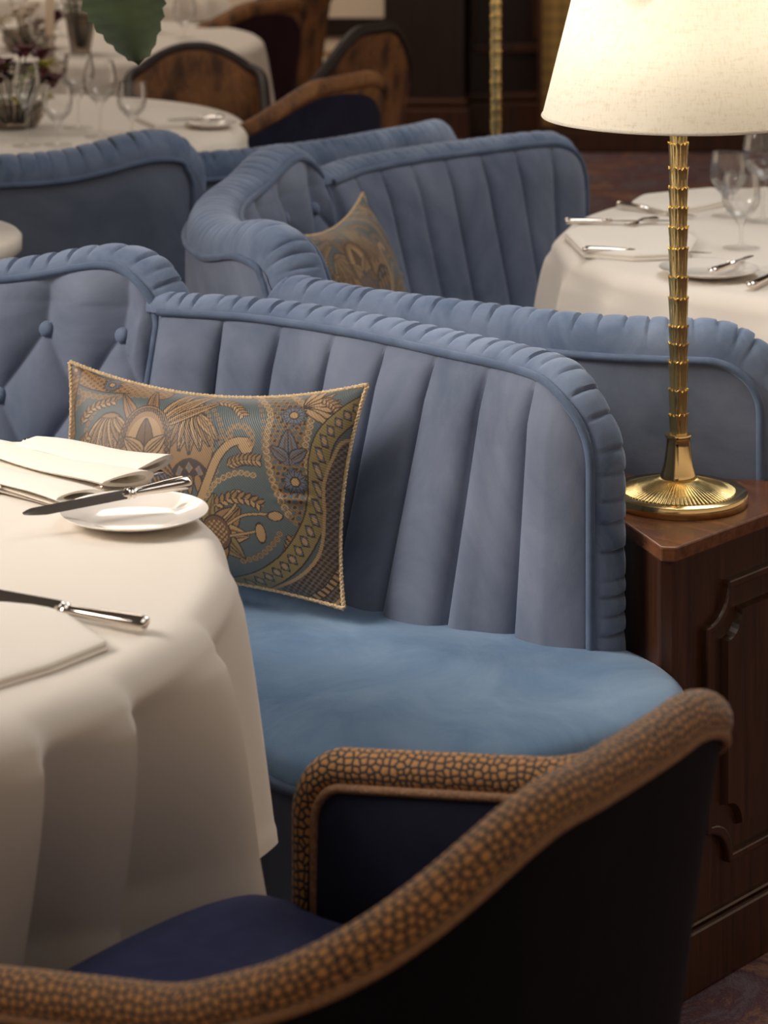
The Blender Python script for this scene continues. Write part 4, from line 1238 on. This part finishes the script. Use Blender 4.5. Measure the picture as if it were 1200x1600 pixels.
# ------------------------------------------------------------------ paisley cushions
def pattern(X, Y):
    """jacquard design, X,Y in the drawing's own units (about 0..1200 x 0..984)"""
    blue = np.array([0.066, 0.086, 0.092]); gold = np.array([0.235, 0.132, 0.052]); tan = np.array([0.34, 0.215, 0.10])
    dk = np.array([0.030, 0.016, 0.012]); br = np.array([0.115, 0.055, 0.024]); gb = np.array([0.10, 0.115, 0.15]); ol = np.array([0.20, 0.15, 0.055])
    C = np.broadcast_to(blue, X.shape + (3,)).copy()
    def put(mask, col): C[mask] = col
    def seg(pts):
        d = np.full(X.shape, 1e9)
        for (x0, y0), (x1, y1) in zip(pts[:-1], pts[1:]):
            dx, dy = x1 - x0, y1 - y0; t = np.clip(((X - x0) * dx + (Y - y0) * dy) / (dx * dx + dy * dy + 1e-9), 0, 1)
            d = np.minimum(d, np.hypot(X - x0 - t * dx, Y - y0 - t * dy))
        return d
    def sm(pts, n=24): return [tuple(p) for p in crom(pts, n)[0]]
    def ell(cx, cy, a, b, rot=0.0):
        c, s = math.cos(rot), math.sin(rot); u = (X - cx) * c + (Y - cy) * s; v = -(X - cx) * s + (Y - cy) * c
        return np.hypot(u / a, v / b)
    def leafs(cx, cy, L, W, rot, fill=gold, rib=True):
        c, s = math.cos(rot), math.sin(rot); u = ((X - cx) * c + (Y - cy) * s) / L; v = (-(X - cx) * s + (Y - cy) * c)
        w = W * np.sqrt(np.clip(u, 0, 1)) * np.clip(1 - u, 0, 1) * 1.9
        ins = (u > 0) & (u < 1)
        put(ins & (np.abs(v) < w + 5), dk); put(ins & (np.abs(v) < w), fill)
        if rib:
            put(ins & (np.abs(v) < w * .55) & (np.abs(v) > w * .3), br); put(ins & (np.abs(v) < 2.2), dk)
    def flower(cx, cy, r, petals=12, col=gb, mid=tan):
        d = np.hypot(X - cx, Y - cy); a = np.arctan2(Y - cy, X - cx)
        rr_ = r * (0.86 + 0.14 * np.cos(a * petals))
        put(d < rr_ + 5, dk); put((d < rr_) & (np.abs(np.sin(a * petals / 2)) > .3), col); put(d < r * .42, dk); put(d < r * .30, mid)
    def scallop(pts, w, col=gold, step=26, r=13):
        q = sm(pts, 60); L = [0]
        for a, b in zip(q[:-1], q[1:]): L.append(L[-1] + math.hypot(b[0] - a[0], b[1] - a[1]))
        qq = np.array(q)
        for s in np.arange(0, L[-1], step):
            x = np.interp(s, L, qq[:, 0]); y = np.interp(s, L, qq[:, 1]); d = np.hypot(X - x, Y - y)
            put(d < r, col); put(d < r * .5, blue * .8); put(d < r * .25, col)
    # --- upper left lace ribbon
    lace = lambda pts, w: seg(sm(pts))
    d = lace([(30, 60), (110, 110), (200, 140), (330, 150), (430, 175)], 40)
    put(d < 34, gold); put((d < 30) & (np.sin(X * .22) * np.sin(Y * .27) > .25), br); put(np.abs(d - 34) < 3, dk)
    scallop([(40, 140), (120, 180), (220, 200), (330, 190), (430, 200)], 10)
    scallop([(40, 300), (70, 230), (150, 170)], 10)
    d = seg(sm([(45, 40), (60, 70), (55, 120), (40, 220), (60, 330)])); put(d < 26, gold); put((d < 22) & (np.sin(Y * .3 + X * .1) > .2), br); put(np.abs(d - 26) < 3, dk)
    flower(225, 138, 34); flower(62, 75, 26, 8, br)
    # --- left bulb
    for k, (cx, sgn) in enumerate(((245, -1), (560, 1))):
        e = ell(cx, 400, 82, 128); put(e < 1.06, dk); put(e < 1.0, gold)
        for q in range(-3, 4): leafs(cx + q * 7, 290, 150 - abs(q) * 8, 26, PI / 2 - q * .22, tan if q % 2 else gold)
        b = np.abs(Y - 480 - 0.0009 * (X - cx) ** 2 * 10); ins = np.abs(X - cx) < 72
        put((b < 30) & ins, dk); put((b < 24) & ins & ((np.abs(((X - cx) / 36 + 20.5) % 1 - .5) * 1.6 + b / 30) < .62), gold)
        put((b < 10) & ins & (np.abs(((X - cx) / 36 + 20.5) % 1 - .5) < .16), gb)
        for q in range(-2, 3): leafs(cx + q * 28, 505, 62, 15, PI / 2 - q * .08, gold, False)
        scallop([(cx + sgn * 60, 240), (cx + sgn * 105, 340), (cx + sgn * 100, 460), (cx + sgn * 75, 560)], 8, gold, 24, 9)
    leafs(575, 250, 70, 20, -PI / 2 * 1.1, tan)
    # --- crown of long leaves
    for rot, L, W, cx, cy in ((-2.05, 190, 34, 370, 350), (-1.65, 175, 30, 415, 330), (-1.05, 240, 32, 440, 340), (-.78, 270, 30, 450, 330), (-.55, 240, 22, 470, 330)):
        leafs(cx, cy, L, W, rot, tan if rot > -1.2 else gold)
    # --- beaded arch with palmette
    e = ell(392, 400, 95, 150); put((e < 1.06) & (Y < 470), dk); put((e < 1.02) & (Y < 470), gold)
    for a in np.linspace(-PI - .3, .3, 26):
        x, y = 392 + 86 * math.cos(a), 400 + 138 * math.sin(a); put(np.hypot(X - x, Y - y) < 10, dk); put(np.hypot(X - x, Y - y) < 6.5, br)
    e = ell(392, 410, 70, 115); put(e < 1, tan)
    leafs(392, 430, 130, 40, -PI / 2, br); leafs(385, 430, 95, 34, -PI * .78, tan); leafs(400, 430, 95, 34, -PI * .22, tan)
    flower(392, 445, 20, 8, gb)
    for q in range(-4, 5): leafs(392 + q * 10, 440, 120 - abs(q) * 4, 20, PI / 2 + q * -.20, gb if q % 2 else gold)
    # --- scroll
    p = sm([(590, 590), (625, 520), (660, 440), (700, 395), (750, 385), (765, 405), (750, 418), (738, 405)])
    d = seg(p); put(d < 17, dk); put(d < 12.5, tan)
    p = sm([(690, 380), (700, 340), (740, 330), (770, 360), (768, 395)]); d = seg(p); put((d < 13) & (np.sin(X * .25) * np.sin(Y * .25) > -.2), gold)
    scallop([(600, 600), (650, 530), (720, 495), (775, 500)], 10, tan, 20, 10)
    scallop([(640, 420), (620, 300), (600, 240), (660, 190)], 10, gold, 22, 8)
    # --- big lower flower
    for q, (rot, L, W, f) in enumerate(((-2.2, 120, 50, ol), (-1.5, 130, 60, ol), (-.75, 125, 56, gold), (0.1, 110, 46, tan), (.9, 120, 46, ol), (1.7, 130, 48, gold), (2.6, 110, 40, tan))):
        leafs(635, 690, L, W, rot, f)
    e = ell(635, 690, 46, 56); put(e < 1.1, dk); put(e < 1, br)
    put((e < .8) & (np.sin(X * .35) * np.sin(Y * .35) > .1), tan)
    for p in ([(680, 660), (740, 630), (830, 625)], [(670, 640), (710, 600), (718, 560)], [(680, 700), (740, 690), (780, 680)]):
        d = seg(sm(p)); put(d < 6, dk); put(d < 3.5, tan)
    for x, y, a, b in ((835, 632, 22, 14), (718, 562, 18, 12), (780, 690, 14, 30)):
        e = ell(x, y, a, b); put(e < 1.25, dk); put(e < 1, tan)
    scallop([(700, 790), (760, 770), (820, 720), (840, 690)], 10, gold, 22, 10)
    # --- right hand flower column with lace
    d = seg(sm([(840, 160), (905, 260), (895, 390), (905, 520), (930, 610)]))
    put(d < 62, gold * .8); put((d < 60) & (np.sin(X * .16 + Y * .05) * np.sin(Y * .17) > .18), blue); put((d < 60) & (np.sin(X * .16 + Y * .05) * np.sin(Y * .17) < -.6), dk)
    for k in (-1, 1):
        scallop([(840 + 62 * k, 170), (905 + 70 * k, 270), (890 + 68 * k, 400), (905 + 66 * k, 520), (930 + 50 * k, 630)], 10, tan, 24, 12)
    scallop([(780, 180), (812, 300), (815, 420), (850, 560), (900, 660)], 10, gold, 26, 8)
    for q in range(7):
        leafs(955, 245, 125, 16, -1.35 + q * .32, tan, False)
    flower(918, 272, 44); flower(915, 515, 44)
    leafs(900, 460, 130, 44, -PI / 2, gb); leafs(893, 440, 70, 26, -PI * .80, gb); leafs(907, 440, 70, 26, -PI * .2, gb)
    # --- small sprigs and beaded vines over the open ground
    for pts_, w_ in (([(120, 300), (150, 250), (200, 230), (260, 215)], 3), ([(95, 420), (120, 380), (160, 350)], 3), ([(640, 210), (700, 230), (745, 290)], 3), ([(690, 470), (740, 450), (800, 450)], 3),
                     ([(640, 600), (700, 575), (760, 580), (800, 600)], 3), ([(800, 820), (850, 770), (880, 700)], 3), ([(1010, 190), (1060, 230), (1075, 290)], 3), ([(120, 520), (170, 470), (215, 520), (200, 600)], 3),
                     ([(100, 640), (160, 620), (230, 650), (280, 720)], 3), ([(150, 800), (250, 760), (380, 780), (480, 830)], 3)):
        q_ = sm(pts_, 18); d = seg(q_); put(d < w_ + 2, dk); put(d < w_, gold)
        for k_ in range(1, 17, 2):
            ang = math.atan2(q_[k_ + 1][1] - q_[k_][1], q_[k_ + 1][0] - q_[k_][0])
            leafs(q_[k_][0], q_[k_][1], 26, 8, ang + 0.9, tan, False); leafs(q_[k_][0], q_[k_][1], 26, 8, ang - 0.9, gold, False)
    # --- patterned ribbons sweeping down the right side
    rb = sm([(600, 905), (740, 860), (860, 780), (950, 660), (985, 560), (1000, 440), (1030, 340), (1100, 250), (1160, 200)], 40)
    d = seg(rb); put(d < 36, dk); put(d < 31, ol)
    s = (X + Y * -.6); pp = (np.abs((s / 46) % 1 - .5) * 2); put((d < 26) & (pp * .8 + d / 32 < .75), dk); put((d < 26) & (pp * .8 + d / 32 < .55), gb); put((d < 9) & (pp < .35), tan)
    rb2 = sm([(760, 960), (900, 890), (1000, 790), (1050, 650), (1070, 520), (1120, 400)], 30)
    side = seg(rb2)
    put((side < 60), gold * .55); put((side < 58) & (np.sin(X * .30) * np.sin(Y * .30) > .1), dk); put((side < 58) & (np.sin(X * .30) * np.sin(Y * .30) < -.45), gb)
    put(np.abs(side - 60) < 5, tan)
    rb3 = sm([(860, 930), (940, 880), (1010, 800), (1060, 740)], 20); d = seg(rb3); put(d < 14, dk); put((d < 10) & (np.sin(X * .2 - Y * .2) > -.3), tan)
    return C
def make_cushion(label, TL, TR, BR, thick=0.125):
    TL, TR, BR = Vector(TL), Vector(TR), Vector(BR)
    x = (TR - TL).normalized(); w = (TR - TL).length
    y = (TR - BR); h = y.length; y = (y - x * y.dot(x)).normalized(); z = x.cross(y)
    o = empty('throw_cushion', label, 'cushion', (0, 0, 0), 0, 'paisley cushions on the banquettes')
    c = (TL + BR) / 2
    base = c - y * (h / 2)
    R = Matrix((x, y, z)).transposed().to_4x4()
    o.matrix_world = Matrix.Translation(base) @ R
    nx, ny = 430, 280
    def shape(a, b):
        """a,b in -1..1"""
        k = 0.070
        px = a * (w / 2) * (1 - k * (1 - b * b) * (a * a) - 0.012 * (1 - b * b))
        py = b * (h / 2) * (1 - (0.22 if b > 0 else 0.14) * (1 - a * a) * (b * b))
        t = (max(0, 1 - abs(a) ** 2.6) * max(0, 1 - abs(b) ** 2.2)) ** 0.62
        wr = 0.0035 * math.sin(8 * a + 5 * b) * (1 - a * a) * (1 - b * b) + 0.004 * math.exp(-((a - .72) / .10) ** 2 - ((b + .08) / .06) ** 2) * math.sin(40 * b)
        return px, py + h / 2, t, wr
    A = np.linspace(-1, 1, nx); B = np.linspace(-1, 1, ny)
    v = []; 
    for j in range(ny):
        for i in range(nx):
            px, py, t, wr = shape(A[i], B[j]); v.append((px, py, thick / 2 * t + wr))
    f = [(j * nx + i, j * nx + i + 1, (j + 1) * nx + i + 1, (j + 1) * nx + i) for j in range(ny - 1) for i in range(nx - 1)]
    U, V = np.meshgrid((A + 1) / 2, (1 - B) / 2)
    tl, tr, brr, bl = np.array([35, 45]), np.array([1150, 135]), np.array([960, 945]), np.array([30, 860])
    PX = (1 - V)[..., None] * ((1 - U)[..., None] * tl + U[..., None] * tr) + V[..., None] * ((1 - U)[..., None] * bl + U[..., None] * brr)
    # follow the sag of the long edges
    sag = (1 - (2 * U - 1) ** 2) * ((1 - V) * 70 - V * 40)
    col = pattern(PX[..., 0], PX[..., 1] + sag)
    # back
    bx, by = 40, 26; b0 = len(v)
    for b in np.linspace(-1, 1, by):
        for a in np.linspace(-1, 1, bx):
            px, py, t, wr = shape(a, b); v.append((px, py, -thick / 2 * t))
    f += [(b0 + j * bx + i, b0 + (j + 1) * bx + i, b0 + (j + 1) * bx + i + 1, b0 + j * bx + i + 1) for j in range(by - 1) for i in range(bx - 1)]
    cov = mesh_obj('cover', v, f, M['paisley'], o)
    at = cov.data.color_attributes.new('pattern', 'FLOAT_COLOR', 'POINT')
    cc = np.concatenate([col.reshape(-1, 3), np.broadcast_to(np.array([0.09, 0.12, 0.14]), (bx * by, 3))])
    cc = np.concatenate([cc, np.ones((len(cc), 1))], 1).astype(np.float32)
    at.data.foreach_set('color', cc.ravel())
    edge = [(a, -1) for a in np.linspace(-1, 1, 60)[:-1]] + [(1, b) for b in np.linspace(-1, 1, 40)[:-1]] + [(a, 1) for a in np.linspace(1, -1, 60)[:-1]] + [(-1, b) for b in np.linspace(1, -1, 40)[:-1]]
    pts = []
    for a, b in edge:
        px, py, t, wr = shape(a, b); pts.append((px * 1.004, h / 2 + (py - h / 2) * 1.006, 0.0))
    # two-ply twisted cord
    dense, L = crom(pts + [pts[0]], 420)
    cd = MB()
    for ph in (0, PI):
        q = []
        for i, p_ in enumerate(dense[:-1]):
            t_ = Vector(dense[i + 1]) - Vector(p_); t_.normalize(); u = Vector((0, 0, 1)); s_ = t_.cross(u)
            a = 2 * PI * (L * i / 420) / 0.011 + ph
            q.append(Vector(p_) + (u * math.cos(a) + s_ * math.sin(a)) * 0.0015)
        cd.tube(q, 0.0025, 7, closed=True)
    cd.obj('cord_edge', M['cord'], o)
    return o
cu1 = make_cushion('long paisley cushion with gold cord, on the nearest banquette seat', (-0.424, 4.035, 0.756), (0.010, 3.872, 0.760), (-0.090, 3.81, 0.484))
cu2 = dup(cu1, label='paisley cushion in the corner of the middle banquette, seen at an angle')
def pose_cushion(o, TL, TR, BR):
    TL, TR, BR = Vector(TL), Vector(TR), Vector(BR)
    x = (TR - TL).normalized(); y = (TR - BR); h = y.length; y = (y - x * y.dot(x)).normalized(); z = x.cross(y)
    o.matrix_world = Matrix.Translation((TL + BR) / 2 - y * (h / 2)) @ Matrix((x, y, z)).transposed().to_4x4()
pose_cushion(cu2, (-0.178, 5.03, 0.792), (-0.052, 5.44, 0.796), (0.060, 5.41, 0.505))

# ------------------------------------------------------------------ light
def area(name, loc, target, size, power, col, sy=None):
    l = bpy.data.lights.new(name, 'AREA'); l.energy = power; l.color = col; l.size = size
    l.shape = 'RECTANGLE' if sy else 'SQUARE'
    if sy: l.size_y = sy
    o = bpy.data.objects.new(name, l); COL.objects.link(o); o.location = loc
    o.rotation_euler = (Vector(target) - Vector(loc)).to_track_quat('-Z', 'Y').to_euler()
    return o
area('ceiling_softbox', (1.1, 5.2, 3.2), (-0.2, 3.6, 0.5), 1.5, 34, (0.98, 0.97, 0.95))
area('back_softbox', (-1.2, 8.9, 3.4), (-0.9, 7.6, 0.6), 1.8, 38, (1.0, 0.86, 0.72))
l_ = area('side_softbox', (-2.6, 3.4, 2.5), (0.1, 3.7, 0.6), 1.4, 17, (1.0, 0.90, 0.80)); l_.data.spread = math.radians(60)
area('dado_fill', (-0.5, 10.9, 2.6), (-0.3, 12.6, 0.5), 0.6, 30, (1.0, 0.86, 0.70))  # added fill with no real lamp behind it, lifts the white dado
area('table_fill', (0.2, 2.7, 3.3), (-0.3, 2.9, 0.6), 1.8, 13, (1.0, 0.95, 0.90))  # unseen overhead fill, added to brighten the cloth's front and the chair
for nm, lc in (('lamp_bulb', lamp1_loc), ('lamp_bulb', lamp2_loc)):
    l = bpy.data.lights.new(nm, 'POINT'); l.energy = 4.1; l.color = (1.0, 0.95, 0.85); l.shadow_soft_size = 0.03
    o = bpy.data.objects.new(nm, l); COL.objects.link(o); o.location = (lc[0], lc[1], 1.136 + 0.16)
w = bpy.data.worlds.new('room_ambient'); SC.world = w; w.use_nodes = True
nt = w.node_tree; bg = nt.nodes['Background']
tc = N(nt, 'ShaderNodeTexCoord'); sx = N(nt, 'ShaderNodeSeparateXYZ'); nt.links.new(tc.outputs['Generated'], sx.inputs[0])
mr = N(nt, 'ShaderNodeMapRange'); mr.inputs[1].default_value = -1; mr.inputs[2].default_value = 1
nt.links.new(sx.outputs['Z'], mr.inputs[0])
r = ramp(nt, [(0.35, (0.20, 0.15, 0.11)), (0.50, (0.76, 0.58, 0.43)), (0.66, (0.48, 0.375, 0.285)), (0.82, (0.06, 0.045, 0.035))])
nt.links.new(mr.outputs[0], r.inputs['Fac']); nt.links.new(r.outputs['Color'], bg.inputs[0]); bg.inputs[1].default_value = 1.0

# ------------------------------------------------------------------ camera
cam = bpy.data.cameras.new('camera'); co = bpy.data.objects.new('camera', cam); COL.objects.link(co)
co.location = (0, 0, H); co.rotation_euler = (PI / 2, 0, 0)
cam.sensor_width = 36; cam.sensor_fit = 'AUTO'; cam.lens = F / 1600 * 36
cam.shift_y = -(800 + 385) / 1600
cam.clip_start = 0.05; cam.clip_end = 60
cam.dof.use_dof = True; cam.dof.focus_distance = 3.65; cam.dof.aperture_fstop = 7.5
SC.camera = co
SC.view_settings.view_transform = 'Standard'
SC.view_settings.exposure = 0.02
